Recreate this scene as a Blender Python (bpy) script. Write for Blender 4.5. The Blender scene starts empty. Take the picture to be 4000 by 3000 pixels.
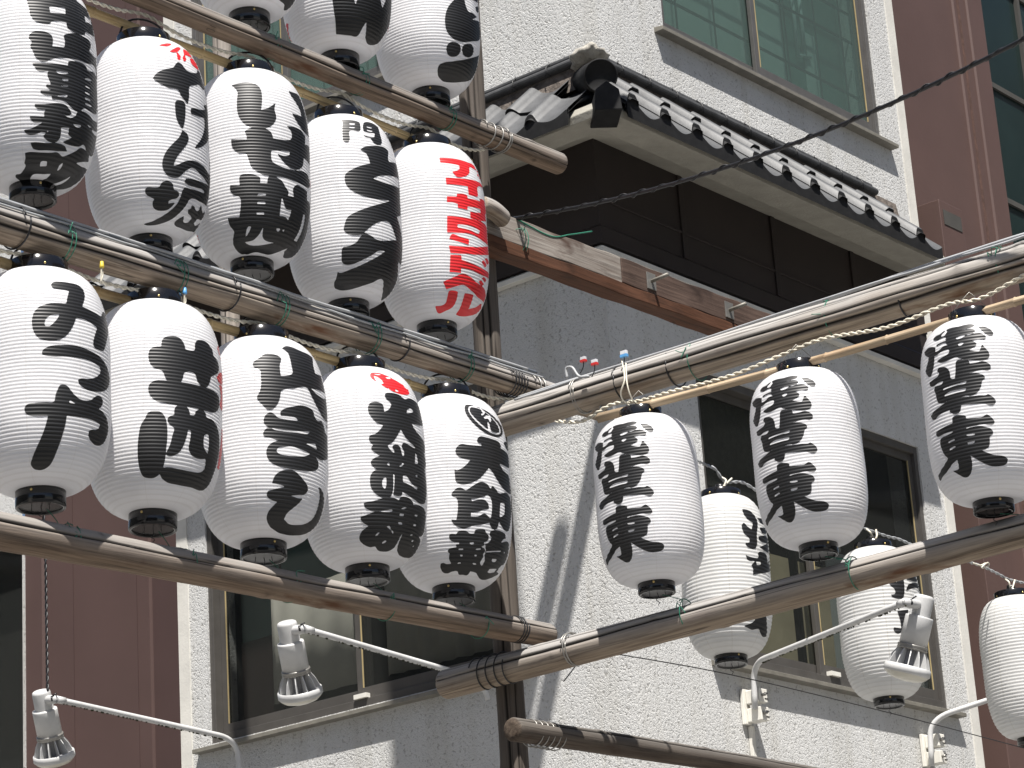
import bpy, bmesh, math, random
import numpy as np
from mathutils import Vector, Matrix
random.seed(7); rng = np.random.default_rng(7)
sc = bpy.context.scene
COL = sc.collection
# ------------------------------------------------------------------ camera
FPX = 10383.1; PITCH = math.radians(18.635); ROLL = math.radians(-3.8837); AZ = math.radians(51.03)
def v3(*a): return np.array(a, float)
CAM = v3(0, 0, 1.6)
_c, _s = math.cos(ROLL), math.sin(ROLL)
_rt = v3(1, 0, 0); _up = v3(0, -math.sin(PITCH), math.cos(PITCH)); FWD = v3(0, math.cos(PITCH), math.sin(PITCH))
CR = np.array([_c*_rt + _s*_up, -_s*_rt + _c*_up, FWD])
cd = bpy.data.cameras.new('camera'); cam = bpy.data.objects.new('camera', cd); COL.objects.link(cam)
cd.sensor_fit = 'HORIZONTAL'; cd.sensor_width = 36.0; cd.lens = FPX/4000*36.0
cd.clip_start = 0.1; cd.clip_end = 500
m = Matrix(((CR[0][0], CR[1][0], -FWD[0], CAM[0]), (CR[0][1], CR[1][1], -FWD[1], CAM[1]), (CR[0][2], CR[1][2], -FWD[2], CAM[2]), (0, 0, 0, 1)))
cam.matrix_world = m; sc.camera = cam
# wall directions: A runs right and away along the right facade, N is that facade's outward normal; the left facade runs along -N and faces -A
A = v3(math.cos(AZ), math.sin(AZ), 0); N = v3(math.sin(AZ), -math.cos(AZ), 0); Z = v3(0, 0, 1)
# ------------------------------------------------------------------ light
SUNV = -0.35*A + 0.36*N + 1.0*Z; SUNV /= np.linalg.norm(SUNV)
world = bpy.data.worlds.new('World'); sc.world = world; world.use_nodes = True
wn = world.node_tree; wn.nodes.clear()
wo = wn.nodes.new('ShaderNodeOutputWorld'); bg = wn.nodes.new('ShaderNodeBackground'); sk = wn.nodes.new('ShaderNodeTexSky')
sk.sky_type = 'NISHITA'; sk.sun_disc = False
sk.sun_elevation = math.asin(SUNV[2]); sk.sun_rotation = math.atan2(SUNV[0], SUNV[1])
sk.air_density = 1.0; sk.dust_density = 1.5; sk.ozone_density = 1.0
bg.inputs['Strength'].default_value = 0.05
wn.links.new(sk.outputs[0], bg.inputs[0]); wn.links.new(bg.outputs[0], wo.inputs[0])
sl = bpy.data.lights.new('sun', 'SUN'); sl.energy = 5.0; sl.angle = math.radians(0.53); sl.color = (1.0, 0.96, 0.905)
so = bpy.data.objects.new('sun', sl); COL.objects.link(so)
so.rotation_mode = 'QUATERNION'; so.rotation_quaternion = Vector(SUNV).to_track_quat('Z', 'Y'); so.location = (0, 0, 30)
sc.view_settings.view_transform = 'Standard'; sc.view_settings.look = 'None'
sc.view_settings.exposure = 0.84; sc.view_settings.gamma = 1.0; sc.view_settings.use_curve_mapping = False
sc.cycles.max_bounces = 6; sc.cycles.diffuse_bounces = 3; sc.cycles.glossy_bounces = 3; sc.cycles.transmission_bounces = 4
# ------------------------------------------------------------------ places: what the photograph measures out
def ray(px, py): return CR.T @ v3((px-2000)/FPX, -(py-1500)/FPX, 1)
def hit(px, py, p0, nn):
    d = ray(px, py); return CAM + d*(((p0-CAM) @ nn)/(d @ nn))
C = CAM + ray(2384, 1428)*(12.8/ray(2384, 1428)[1])      # foot-line of the building corner
C = v3(C[0], C[1], 0)
S = CAM + ray(1945, 1800)*(10.5/ray(1945, 1800)[1]); S = v3(S[0], S[1], 0)   # axis of the corner post
AS = v3(math.cos(math.radians(50.15)), math.sin(math.radians(50.15)), 0); NS = v3(AS[1], -AS[0], 0)
BS = v3(math.cos(math.radians(38.2)), -math.sin(math.radians(38.2)), 0); NB = v3(BS[1], -BS[0], 0)  # NB faces camera left/behind
def R(a, o, z): return C + A*a + N*o + Z*z        # right facade: along, out, height
def L(b, o, z): return C - N*b - A*o + Z*z        # left facade
def HR(px, py, o=0): return hit(px, py, C+N*o, N)
def HL(px, py, o=0): return hit(px, py, C-A*o, A)
def HS(px, py, o=0): return hit(px, py, S+NS*o, NS)
def HB(px, py, o=0): return hit(px, py, S-NB*o, NB)
# ------------------------------------------------------------------ helpers
def tag(o, label=None, cat=None, group=None, kind=None):
    if label: o['label'] = label
    if cat: o['category'] = cat
    if group: o['group'] = group
    if kind: o['kind'] = kind
    return o
def empty(name, loc, label, cat, group=None, mat=None):
    o = bpy.data.objects.new(name, None); COL.objects.link(o)
    o.empty_display_size = 0.1
    if mat is not None: o.matrix_world = mat
    else: o.location = Vector(loc)
    return tag(o, label, cat, group)
def link(name, me, mat, parent=None, local=False):
    o = bpy.data.objects.new(name, me); COL.objects.link(o)
    if mat is not None and not me.materials:
        for mm in (mat if isinstance(mat, (list, tuple)) else [mat]): me.materials.append(mm)
    if parent is not None:
        o.parent = parent
        if not local: o.matrix_parent_inverse = root_matrix(parent).inverted()
    return o
def root_matrix(o):
    mb = o.matrix_basis.copy()
    if o.parent is not None: return root_matrix(o.parent) @ o.matrix_parent_inverse @ mb
    return mb
class MB:
    def __init__(s): s.v = []; s.f = []; s.m = []; s.sm = []
    def add(s, vs, fs, mi=0, smooth=False):
        k = len(s.v); s.v.extend([tuple(map(float, p)) for p in vs])
        for f in fs: s.f.append(tuple(i+k for i in f)); s.m.append(mi); s.sm.append(smooth)
    def hexa(s, p, mi=0):   # 8 corners: bottom ring 0-3, top ring 4-7
        s.add(p, [(0, 3, 2, 1), (4, 5, 6, 7), (0, 1, 5, 4), (1, 2, 6, 5), (2, 3, 7, 6), (3, 0, 4, 7)], mi)
    def box(s, fn, u0, u1, o0, o1, z0, z1, mi=0):
        s.hexa([fn(u0, o0, z0), fn(u1, o0, z0), fn(u1, o1, z0), fn(u0, o1, z0), fn(u0, o0, z1), fn(u1, o0, z1), fn(u1, o1, z1), fn(u0, o1, z1)], mi)
    def prism(s, fn, u0, u1, prof, mi=0, smooth=False):   # prof: (o, z) polygon swept along u
        n = len(prof)
        vs = [fn(u0, o, z) for o, z in prof] + [fn(u1, o, z) for o, z in prof]
        s.add(vs, [(i, (i+1) % n, (i+1) % n+n, i+n) for i in range(n)] + [tuple(range(n))[::-1], tuple(range(n, 2*n))], mi, smooth)
    def tube(s, pts, r, seg=8, mi=0, caps=True):
        pts = [np.asarray(p, float) for p in pts]; n = len(pts)
        rr = r if isinstance(r, (list, tuple)) else [r]*n
        t = [pts[min(i+1, n-1)]-pts[max(i-1, 0)] for i in range(n)]; t = [x/max(np.linalg.norm(x), 1e-9) for x in t]
        u = np.cross(t[0], Z if abs(t[0][2]) < 0.9 else v3(1, 0, 0)); u /= np.linalg.norm(u)
        vs = []
        for i in range(n):
            u = u-t[i]*(u @ t[i]); u /= np.linalg.norm(u); w = np.cross(t[i], u)
            for k in range(seg):
                a = 2*math.pi*k/seg; vs.append(pts[i]+rr[i]*(math.cos(a)*u+math.sin(a)*w))
        fs = [(i*seg+k, i*seg+(k+1) % seg, (i+1)*seg+(k+1) % seg, (i+1)*seg+k) for i in range(n-1) for k in range(seg)]
        if caps: fs += [tuple(range(seg))[::-1], tuple(range((n-1)*seg, n*seg))]
        s.add(vs, fs, mi, True)
    def lathe(s, prof, seg=32, mi=0, o=v3(0, 0, 0), ax=v3(0, 0, 1), smooth=True):   # prof: (r, z)
        ax = np.asarray(ax, float)/np.linalg.norm(ax)
        u = np.cross(ax, v3(0, 1, 0) if abs(ax[1]) < 0.9 else v3(1, 0, 0)); u /= np.linalg.norm(u); w = np.cross(ax, u)
        vs = [o+ax*z+r*(math.cos(2*math.pi*k/seg)*u+math.sin(2*math.pi*k/seg)*w) for r, z in prof for k in range(seg)]
        n = len(prof)
        fs = [(i*seg+k, i*seg+(k+1) % seg, (i+1)*seg+(k+1) % seg, (i+1)*seg+k) for i in range(n-1) for k in range(seg)]
        s.add(vs, fs, mi, smooth)
    def mesh(s, name):
        me = bpy.data.meshes.new(name); me.from_pydata(s.v, [], s.f); me.update()
        me.polygons.foreach_set('use_smooth', s.sm)
        if any(s.m): me.polygons.foreach_set('material_index', s.m)
        bm = bmesh.new(); bm.from_mesh(me); bmesh.ops.recalc_face_normals(bm, faces=bm.faces); bm.to_mesh(me); bm.free()
        return me
    def build(s, name, mat, parent=None, local=False, bevel=0, sharp=None):
        me = s.mesh(name); o = link(name, me, mat, parent, local)
        if sharp: me.shade_smooth_by_angle(math.radians(sharp)) if hasattr(me, 'shade_smooth_by_angle') else None
        if bevel:
            md = o.modifiers.new('bevel', 'BEVEL'); md.width = bevel; md.segments = 2; md.limit_method = 'ANGLE'; md.angle_limit = math.radians(40)
        return o
def spline(ctrl, n=12):    # Catmull-Rom through control points
    P = [np.asarray(p, float) for p in ctrl]; P = [2*P[0]-P[1]]+P+[2*P[-1]-P[-2]]; out = []
    for i in range(1, len(P)-2):
        for k in range(n):
            t = k/n; out.append(0.5*((2*P[i])+(P[i+1]-P[i-1])*t+(2*P[i-1]-5*P[i]+4*P[i+1]-P[i+2])*t*t+(3*P[i]-P[i-1]-3*P[i+1]+P[i+2])*t**3))
    out.append(P[-2]); return out
# ------------------------------------------------------------------ materials
def mat_new(name):
    mt = bpy.data.materials.new(name); mt.use_nodes = True; nt = mt.node_tree; b = nt.nodes['Principled BSDF']; return mt, nt, b
def nd(nt, typ, **kw):
    n = nt.nodes.new(typ)
    for k, v in kw.items():
        if k in n.inputs: n.inputs[k].default_value = v
        else: setattr(n, k, v)
    return n
def ramp(nt, stops, src=None):
    r = nt.nodes.new('ShaderNodeValToRGB'); el = r.color_ramp.elements
    while len(el) < len(stops): el.new(0.5)
    for e, (p, c) in zip(el, stops): e.position = p; e.color = (*c, 1) if len(c) == 3 else c
    if src is not None: nt.links.new(src, r.inputs[0])
    return r
def mapping(nt, scale=(1, 1, 1), coord='Object'):
    tc = nt.nodes.new('ShaderNodeTexCoord'); mp = nt.nodes.new('ShaderNodeMapping'); mp.inputs['Scale'].default_value = scale
    nt.links.new(tc.outputs[coord], mp.inputs[0]); return mp.outputs[0]
def noise(nt, vec, scale, detail=3, rough=0.5, dist=0):
    n = nd(nt, 'ShaderNodeTexNoise', Scale=scale, Detail=detail, Roughness=rough, Distortion=dist); nt.links.new(vec, n.inputs['Vector']); return n.outputs['Fac']
def mixc(nt, fac, c1, c2, mode='MIX'):
    m = nt.nodes.new('ShaderNodeMix'); m.data_type = 'RGBA'; m.blend_type = mode
    for s, v in ((0, fac), (6, c1), (7, c2)):
        if hasattr(v, 'is_linked') or hasattr(v, 'links'): nt.links.new(v, m.inputs[s])
        elif isinstance(v, (tuple, list)): m.inputs[s].default_value = (*v, 1) if len(v) == 3 else v
        else: m.inputs[s].default_value = v
    return m.outputs[2]
def math_(nt, op, a, b=0.0, clamp=False):
    m = nt.nodes.new('ShaderNodeMath'); m.operation = op; m.use_clamp = clamp
    for i, v in ((0, a), (1, b)):
        if hasattr(v, 'links'): nt.links.new(v, m.inputs[i])
        else: m.inputs[i].default_value = v
    return m.outputs[0]
def bump(nt, b, h, dist, strength=1.0):
    n = nd(nt, 'ShaderNodeBump', Strength=strength, Distance=dist); nt.links.new(h, n.inputs['Height']); nt.links.new(n.outputs[0], b.inputs['Normal']); return n
def simple(name, col, rough=0.5, metal=0.0, var=0.15, vscale=6, bmp=0.0, bscale=60, spec=0.5, coat=0.0):
    mt, nt, b = mat_new(name); vec = mapping(nt)
    f = noise(nt, vec, vscale, 4, 0.6)
    lo = tuple(max(0, c*(1-var)) for c in col); hi = tuple(min(1, c*(1+var)) for c in col)
    r = ramp(nt, [(0.3, lo), (0.7, hi)], f); nt.links.new(r.outputs[0], b.inputs['Base Color'])
    b.inputs['Roughness'].default_value = rough; b.inputs['Metallic'].default_value = metal; b.inputs['Specular IOR Level'].default_value = spec
    b.inputs['Coat Weight'].default_value = coat; b.inputs['Coat Roughness'].default_value = 0.08
    if bmp: bump(nt, b, noise(nt, vec, bscale, 4, 0.6), bmp)
    return mt
def stucco(name, col, amp=0.0034):
    mt, nt, b = mat_new(name); vec = mapping(nt)
    n1 = noise(nt, vec, 62, 2.5, 0.55, 0.35); n2 = noise(nt, vec, 190, 2, 0.5)
    f = math_(nt, 'ADD', math_(nt, 'MULTIPLY', n1, 1.0), math_(nt, 'MULTIPLY', n2, 0.16))
    ds = nt.nodes.new('ShaderNodeVectorMath'); ds.operation = 'MULTIPLY_ADD'
    nv = nd(nt, 'ShaderNodeTexNoise', Scale=45.0, Detail=2.0); nt.links.new(vec, nv.inputs['Vector'])
    nt.links.new(nv.outputs['Color'], ds.inputs[0]); ds.inputs[1].default_value = (0.022, 0.022, 0.022); nt.links.new(vec, ds.inputs[2])
    vo = nd(nt, 'ShaderNodeTexVoronoi', Scale=58.0); vo.feature = 'DISTANCE_TO_EDGE'; nt.links.new(ds.outputs[0], vo.inputs['Vector'])
    ve = ramp(nt, [(0.0, (0, 0, 0)), (0.10, (1, 1, 1))], vo.outputs['Distance'])
    r0 = ramp(nt, [(0.40, (0, 0, 0)), (0.50, (0.7, 0.7, 0.7)), (0.60, (1, 1, 1))], f)
    r = nt.nodes.new('ShaderNodeMix'); r.data_type = 'RGBA'; r.blend_type = 'MULTIPLY'; r.inputs[0].default_value = 0.55
    nt.links.new(r0.outputs[0], r.inputs[6]); nt.links.new(ve.outputs[0], r.inputs[7]); r = type('o', (), {'outputs': [r.outputs[2]]})
    big = noise(nt, mapping(nt, (1, 1, 0.35)), 1.6, 4, 0.6)
    st = ramp(nt, [(0.3, tuple(c*0.9 for c in col)), (0.6, col)], big)
    streak = noise(nt, mapping(nt, (7, 7, 0.45)), 1.0, 4, 0.6); sr = ramp(nt, [(0.32, (0.90, 0.89, 0.865)), (0.52, (1, 1, 1))], streak)
    st = type('o', (), {'outputs': [mixc(nt, 1.0, st.outputs[0], sr.outputs[0], 'MULTIPLY')]})
    cr = ramp(nt, [(0.0, (0.62, 0.61, 0.59)), (0.45, (1, 1, 1))], r.outputs[0])
    nt.links.new(mixc(nt, 1.0, st.outputs[0], cr.outputs[0], 'MULTIPLY'), b.inputs['Base Color'])
    b.inputs['Roughness'].default_value = 0.62; b.inputs['Specular IOR Level'].default_value = 0.35
    bump(nt, b, r.outputs[0], amp); return mt
def wood(name, c_lo, c_hi, c_dark, stretch=(0.35, 1, 1), rough=0.75, grey=None):
    mt, nt, b = mat_new(name)
    vec = mapping(nt, stretch)
    grain = noise(nt, mapping(nt, (stretch[0]*0.12, 1, 1)), 75, 4, 0.65, 0.2); blot = noise(nt, vec, 7, 4, 0.6, 0.4)
    r1 = ramp(nt, [(0.28, c_lo), (0.62, c_hi)], grain)
    r2 = ramp(nt, [(0.60, (0, 0, 0)), (0.74, (1, 1, 1))], blot)
    col = mixc(nt, r2.outputs[0], r1.outputs[0], c_dark)
    if grey:
        geo = nt.nodes.new('ShaderNodeAttribute'); geo.attribute_name = 'weather'
        gg = ramp(nt, [(0.3, tuple(g*0.78 for g in grey)), (0.65, grey)], grain)
        wf = math_(nt, 'MULTIPLY', geo.outputs['Fac'], math_(nt, 'ADD', 0.45, math_(nt, 'MULTIPLY', blot, 1.0)), True)
        col = mixc(nt, wf, col, gg.outputs[0])
    ln_ = noise(nt, mapping(nt, (stretch[0]*0.035, 1, 1)), 26, 1.5, 0.5, 0.3)
    band = math_(nt, 'ABSOLUTE', math_(nt, 'SUBTRACT', ln_, 0.5)); lr = ramp(nt, [(0.0, (1, 1, 1)), (0.007, (0.9, 0.9, 0.9)), (0.016, (0, 0, 0))], band)
    gate = ramp(nt, [(0.42, (0, 0, 0)), (0.60, (0.62, 0.62, 0.62))], noise(nt, vec, 3.0, 2))
    lf_ = math_(nt, 'MULTIPLY', lr.outputs[0], gate.outputs[0]); col = mixc(nt, lf_, col, tuple(c*0.22 for c in c_lo))
    at = nt.nodes.new('ShaderNodeAttribute'); at.attribute_name = 'crack'
    col = mixc(nt, at.outputs['Fac'], col, (0.012, 0.01, 0.008))
    nt.links.new(col, b.inputs['Base Color']); b.inputs['Roughness'].default_value = rough; b.inputs['Specular IOR Level'].default_value = 0.25
    bump(nt, b, grain, 0.0025, 0.8); return mt
M_ = {}
M_['stucco'] = stucco('white_stucco', (0.60, 0.60, 0.59))
M_['plaster'] = simple('smooth_plaster', (0.60, 0.585, 0.54), 0.75, var=0.10, vscale=5, bmp=0.0015, bscale=70)
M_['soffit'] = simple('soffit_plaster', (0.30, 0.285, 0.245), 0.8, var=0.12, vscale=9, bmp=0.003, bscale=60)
M_['panel'] = simple('dark_brown_panel', (0.021, 0.0145, 0.0125), 0.6, var=0.2, vscale=2)
M_['mauve'] = simple('mauve_cladding', (0.096, 0.058, 0.050), 0.5, var=0.10, vscale=1.3, bmp=0.0006, bscale=30)
M_['mauve_dark'] = simple('mauve_cladding_dark', (0.075, 0.042, 0.038), 0.5, var=0.10, vscale=1.3)
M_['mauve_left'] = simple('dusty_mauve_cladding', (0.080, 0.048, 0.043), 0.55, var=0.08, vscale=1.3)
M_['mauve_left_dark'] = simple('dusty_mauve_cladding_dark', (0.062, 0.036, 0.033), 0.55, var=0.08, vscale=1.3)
M_['rust'] = simple('rust_streak', (0.09, 0.046, 0.034), 0.8, var=0.4, vscale=30)
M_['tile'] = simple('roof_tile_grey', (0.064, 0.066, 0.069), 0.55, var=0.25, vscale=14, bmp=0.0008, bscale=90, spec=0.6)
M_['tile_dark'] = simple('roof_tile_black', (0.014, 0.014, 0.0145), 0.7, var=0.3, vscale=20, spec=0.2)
M_['flash_tile'] = simple('ridge_flashing_tile', (0.055, 0.056, 0.058), 0.6, var=0.35, vscale=9, spec=0.3)
M_['mud'] = simple('mud_bedding', (0.12, 0.10, 0.085), 0.9, var=0.5, vscale=25, bmp=0.01, bscale=40)
M_['mortar'] = simple('old_mortar', (0.36, 0.34, 0.30), 0.9, var=0.3, vscale=30, bmp=0.008, bscale=50)
M_['alu'] = simple('bronze_aluminium', (0.105, 0.098, 0.09), 0.42, metal=0.35, var=0.12, vscale=8)
M_['alu_grey'] = simple('grey_aluminium', (0.135, 0.13, 0.125), 0.42, metal=0.4, var=0.12, vscale=8)
M_['sill'] = simple('sill_metal', (0.20, 0.188, 0.16), 0.55, metal=0.2, var=0.2, vscale=12)
M_['rubber'] = simple('window_gasket', (0.30, 0.26, 0.17), 0.6)
M_['brass_gasket'] = simple('tan_gasket', (0.38, 0.30, 0.15), 0.6)
M_['white_trim'] = simple('white_trim', (0.72, 0.70, 0.64), 0.5, var=0.1)
M_['black_gloss'] = simple('black_gloss_ring', (0.006, 0.006, 0.007), 0.12, var=0.2, spec=0.6)
M_['rivet'] = simple('brass_rivet', (0.55, 0.42, 0.18), 0.3, metal=0.9)
M_['cap_inside'] = simple('cap_underside', (0.16, 0.16, 0.165), 0.4)
M_['cap_inside_dark'] = simple('cap_underside_dark', (0.01, 0.01, 0.011), 0.25)
M_['hoop'] = simple('black_hoop', (0.008, 0.008, 0.009), 0.35)
M_['green'] = simple('green_twine', (0.02, 0.16, 0.10), 0.5, var=0.3)
M_['wire'] = simple('black_tie_wire', (0.012, 0.012, 0.014), 0.4)
M_['steel'] = simple('galvanised_wire', (0.30, 0.29, 0.27), 0.4, metal=0.6)
M_['cable_grey'] = simple('grey_cable', (0.36, 0.37, 0.38), 0.45, var=0.15)
M_['cable_dark'] = simple('blue_grey_cable', (0.10, 0.115, 0.135), 0.45, var=0.2)
M_['cord'] = simple('off_white_cord', (0.62, 0.58, 0.48), 0.6, var=0.2, vscale=20)
M_['lamp_white'] = simple('white_lamp_enamel', (0.52, 0.52, 0.515), 0.38, var=0.12, vscale=8, spec=0.5)
M_['lamp_lens'] = simple('lamp_lens', (0.62, 0.60, 0.52), 0.25, var=0.08, spec=0.6)
M_['lamp_core'] = simple('lamp_heat_sink_core', (0.20, 0.20, 0.21), 0.5, var=0.2)
M_['red_plug'] = simple('red_plastic', (0.55, 0.03, 0.03), 0.4)
M_['clear_plug'] = simple('clear_plastic', (0.65, 0.66, 0.68), 0.25)
M_['blue_plug'] = simple('blue_plastic', (0.10, 0.32, 0.62), 0.4)
M_['yellow_plug'] = simple('yellow_plastic', (0.55, 0.42, 0.04), 0.5)
M_['plaster_shade'] = M_['plaster']
M_['log'] = wood('weathered_log', (0.13, 0.095, 0.07), (0.33, 0.265, 0.20), (0.13, 0.06, 0.03), grey=(0.36, 0.345, 0.33))
M_['log_dark'] = wood('dark_weathered_log', (0.040, 0.028, 0.022), (0.105, 0.08, 0.06), (0.045, 0.023, 0.014), grey=(0.13, 0.118, 0.106))
M_['log_pale'] = wood('pale_weathered_log', (0.17, 0.13, 0.10), (0.38, 0.32, 0.255), (0.15, 0.08, 0.045), grey=(0.43, 0.415, 0.395))
M_['log_brown'] = wood('brown_weathered_log', (0.09, 0.062, 0.044), (0.24, 0.175, 0.125), (0.10, 0.045, 0.022), grey=(0.27, 0.25, 0.23))
M_['beam'] = wood('squared_timber', (0.15, 0.12, 0.10), (0.30, 0.27, 0.24), (0.07, 0.04, 0.03))
M_['beam_stained'] = wood('stained_timber', (0.045, 0.028, 0.022), (0.105, 0.07, 0.055), (0.03, 0.018, 0.014))
M_['beam_red'] = wood('reddish_timber', (0.055, 0.024, 0.013), (0.105, 0.046, 0.025), (0.035, 0.017, 0.01))
M_['bamboo'] = wood('bamboo', (0.42, 0.30, 0.15), (0.60, 0.46, 0.25), (0.30, 0.20, 0.10), stretch=(0.2, 1, 1), rough=0.4)
M_['lath'] = wood('pale_wood_lath', (0.30, 0.22, 0.145), (0.44, 0.345, 0.235), (0.30, 0.20, 0.12), stretch=(0.2, 1, 1), rough=0.6)
M_['road'] = simple('asphalt', (0.055, 0.055, 0.055), 0.9, var=0.2, vscale=3, bmp=0.003, bscale=80)
M_['paving'] = simple('pale_paving', (0.20, 0.195, 0.185), 0.85, var=0.12, vscale=2)

def lantern_paper(name, col, seam=(0.55, 0.50, 0.42), seam_amt=0.25, gloss=0.32, dirt=0.0):
    mt, nt, b = mat_new(name)
    tc = nt.nodes.new('ShaderNodeTexCoord'); sep = nt.nodes.new('ShaderNodeSeparateXYZ'); nt.links.new(tc.outputs['Object'], sep.inputs[0])
    ang = math_(nt, 'ARCTAN2', sep.outputs[1], sep.outputs[0])
    k = math_(nt, 'MULTIPLY', ang, 4/math.pi)                        # eight paper gores
    fr = math_(nt, 'ABSOLUTE', math_(nt, 'SUBTRACT', math_(nt, 'FRACT', k), 0.5))
    line = math_(nt, 'GREATER_THAN', fr, 0.492)
    blot = noise(nt, tc.outputs['Object'], 3.5, 4, 0.6)
    c0 = ramp(nt, [(0.35, tuple(c*(0.94-dirt) for c in col)), (0.65, col)], blot)
    lf = math_(nt, 'MULTIPLY', line, seam_amt)
    at = nt.nodes.new('ShaderNodeAttribute'); at.attribute_name = 'rib'
    c1 = mixc(nt, lf, c0.outputs[0], seam)
    rf = math_(nt, 'MULTIPLY', at.outputs['Fac'], 0.24)
    c2 = mixc(nt, rf, c1, tuple(s*0.75 for s in seam))
    nt.links.new(c2, b.inputs['Base Color'])
    b.inputs['Roughness'].default_value = gloss; b.inputs['Specular IOR Level'].default_value = 0.5
    wr = noise(nt, tc.outputs['Object'], 28, 3, 0.6)
    bump(nt, b, wr, 0.004, 0.35)
    tr = nt.nodes.new('ShaderNodeBsdfTranslucent'); nt.links.new(c0.outputs[0], tr.inputs[0])
    mx = nt.nodes.new('ShaderNodeMixShader'); mx.inputs[0].default_value = 0.34
    out = nt.nodes['Material Output']
    nt.links.new(b.outputs[0], mx.inputs[1]); nt.links.new(tr.outputs[0], mx.inputs[2]); nt.links.new(mx.outputs[0], out.inputs[0])
    return mt
M_['paper'] = lantern_paper('white_lantern_vinyl', (0.88, 0.88, 0.90))
M_['paper_old'] = lantern_paper('aged_lantern_vinyl', (0.80, 0.80, 0.79), (0.40, 0.35, 0.26), 0.5, 0.36, 0.04)
M_['ink'] = simple('black_ink', (0.0085, 0.0085, 0.009), 0.48, var=0.1, spec=0.5)
M_['ink_red'] = simple('red_ink', (0.62, 0.018, 0.022), 0.42, var=0.08, spec=0.5)

def glass(name, tint, rough=0.03, alpha=0.35, through=(0.75, 0.86, 0.83)):
    mt, nt, b = mat_new(name)
    b.inputs['Base Color'].default_value = (*tint, 1); b.inputs['Roughness'].default_value = rough; b.inputs['Specular IOR Level'].default_value = 0.45
    tp = nt.nodes.new('ShaderNodeBsdfTransparent'); tp.inputs[0].default_value = (*through, 1)
    mx = nt.nodes.new('ShaderNodeMixShader'); mx.inputs[0].default_value = alpha
    out = nt.nodes['Material Output']
    n = noise(nt, mapping(nt), 1.2, 2); bump(nt, b, n, 0.01, 0.15)
    nt.links.new(tp.outputs[0], mx.inputs[1]); nt.links.new(b.outputs[0], mx.inputs[2]); nt.links.new(mx.outputs[0], out.inputs[0])
    return mt
M_['glass_teal'] = glass('teal_window_glass', (0.125, 0.165, 0.155), alpha=0.4)
M_['glass_dark'] = glass('dark_window_glass', (0.035, 0.037, 0.035), alpha=0.32, through=(0.86, 0.87, 0.86))
M_['blind_teal'] = simple('pale_teal_blind', (0.52, 0.58, 0.56), 0.8, var=0.08, vscale=1.5)
M_['blind_deep'] = simple('deep_teal_blind', (0.09, 0.18, 0.155), 0.8, var=0.2, vscale=1.5)
M_['curtain_grey'] = simple('grey_curtain', (0.80, 0.77, 0.69), 0.9, var=0.15, vscale=3)
M_['screen'] = simple('yellowish_insect_screen', (0.62, 0.56, 0.38), 0.9, var=0.15, vscale=4)
M_['olive_screen'] = simple('dark_olive_screen', (0.20, 0.19, 0.15), 0.9, var=0.15, vscale=30)
M_['far_wall'] = simple('grey_beige_facade', (0.30, 0.28, 0.25), 0.8, var=0.15, vscale=0.6)
M_['dark_glass_wall'] = simple('dark_teal_glass_wall', (0.012, 0.024, 0.023), 0.25, var=0.3, vscale=0.8)
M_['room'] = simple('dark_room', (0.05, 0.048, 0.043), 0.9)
M_['pipe_pale'] = simple('pale_rail', (0.45, 0.52, 0.52), 0.5)
M_['pink'] = simple('pink_cloth', (0.42, 0.12, 0.15), 0.9)
M_['brown_door'] = simple('brown_board', (0.05, 0.03, 0.025), 0.7, var=0.2)
# ================================================================== GROUND
g = MB(); g.add([(-150, -150, 0), (150, -150, 0), (150, 150, 0), (-150, 150, 0)], [(0, 1, 2, 3)])
tag(g.build('ground', M_['paving']), 'pale paved ground under the whole street', kind='structure')
g = MB(); g.add([(-150, -7, 0.004), (150, -7, 0.004), (150, 4.5, 0.004), (-150, 4.5, 0.004)], [(0, 1, 2, 3)])
tag(g.build('road', M_['road']), 'asphalt road in front of the corner building', kind='structure')
# ================================================================== STUCCO CORNER BUILDING
bd = empty('corner_building', R(0, 0, 0), 'white stucco corner building with a small tiled eave and bronze windows', 'building')
WT = 0.22
WR, WL = 3.283, 3.205
def wall(mb, fn, u0, u1, z0, z1, holes, t=WT):
    us = sorted({u0, u1, *[h[0] for h in holes], *[h[1] for h in holes]}); zs = sorted({z0, z1, *[h[2] for h in holes], *[h[3] for h in holes]})
    for i in range(len(us)-1):
        for j in range(len(zs)-1):
            uc, zc = (us[i]+us[i+1])/2, (zs[j]+zs[j+1])/2
            if any(h[0] < uc < h[1] and h[2] < zc < h[3] for h in holes): continue
            mb.add([fn(us[i], 0, zs[j]), fn(us[i+1], 0, zs[j]), fn(us[i+1], 0, zs[j+1]), fn(us[i], 0, zs[j+1])], [(0, 1, 2, 3)])
    for a_, b_, c_, d_ in holes:   # reveals
        for q in ([(a_, c_), (a_, d_)], [(b_, c_), (b_, d_)], [(a_, c_), (b_, c_)], [(a_, d_), (b_, d_)]):
            (ua, za), (ub, zb) = q
            mb.add([fn(ua, 0, za), fn(ub, 0, zb), fn(ub, -t, zb), fn(ua, -t, za)], [(0, 1, 2, 3)])
RW_LO = (0.745, 2.975, 4.55, 6.13); RW_UP = (0.742, 2.985, 8.12, 9.75)
LW_LO = (0.745, 2.985, 4.55, 6.13); LW_UP = (1.445, 2.99, 8.12, 9.75)
mb = MB()
wall(mb, R, 0, WR, 0, 12.5, [RW_LO, RW_UP]); wall(mb, L, 0, WL, 0, 12.5, [LW_LO, LW_UP])
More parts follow.
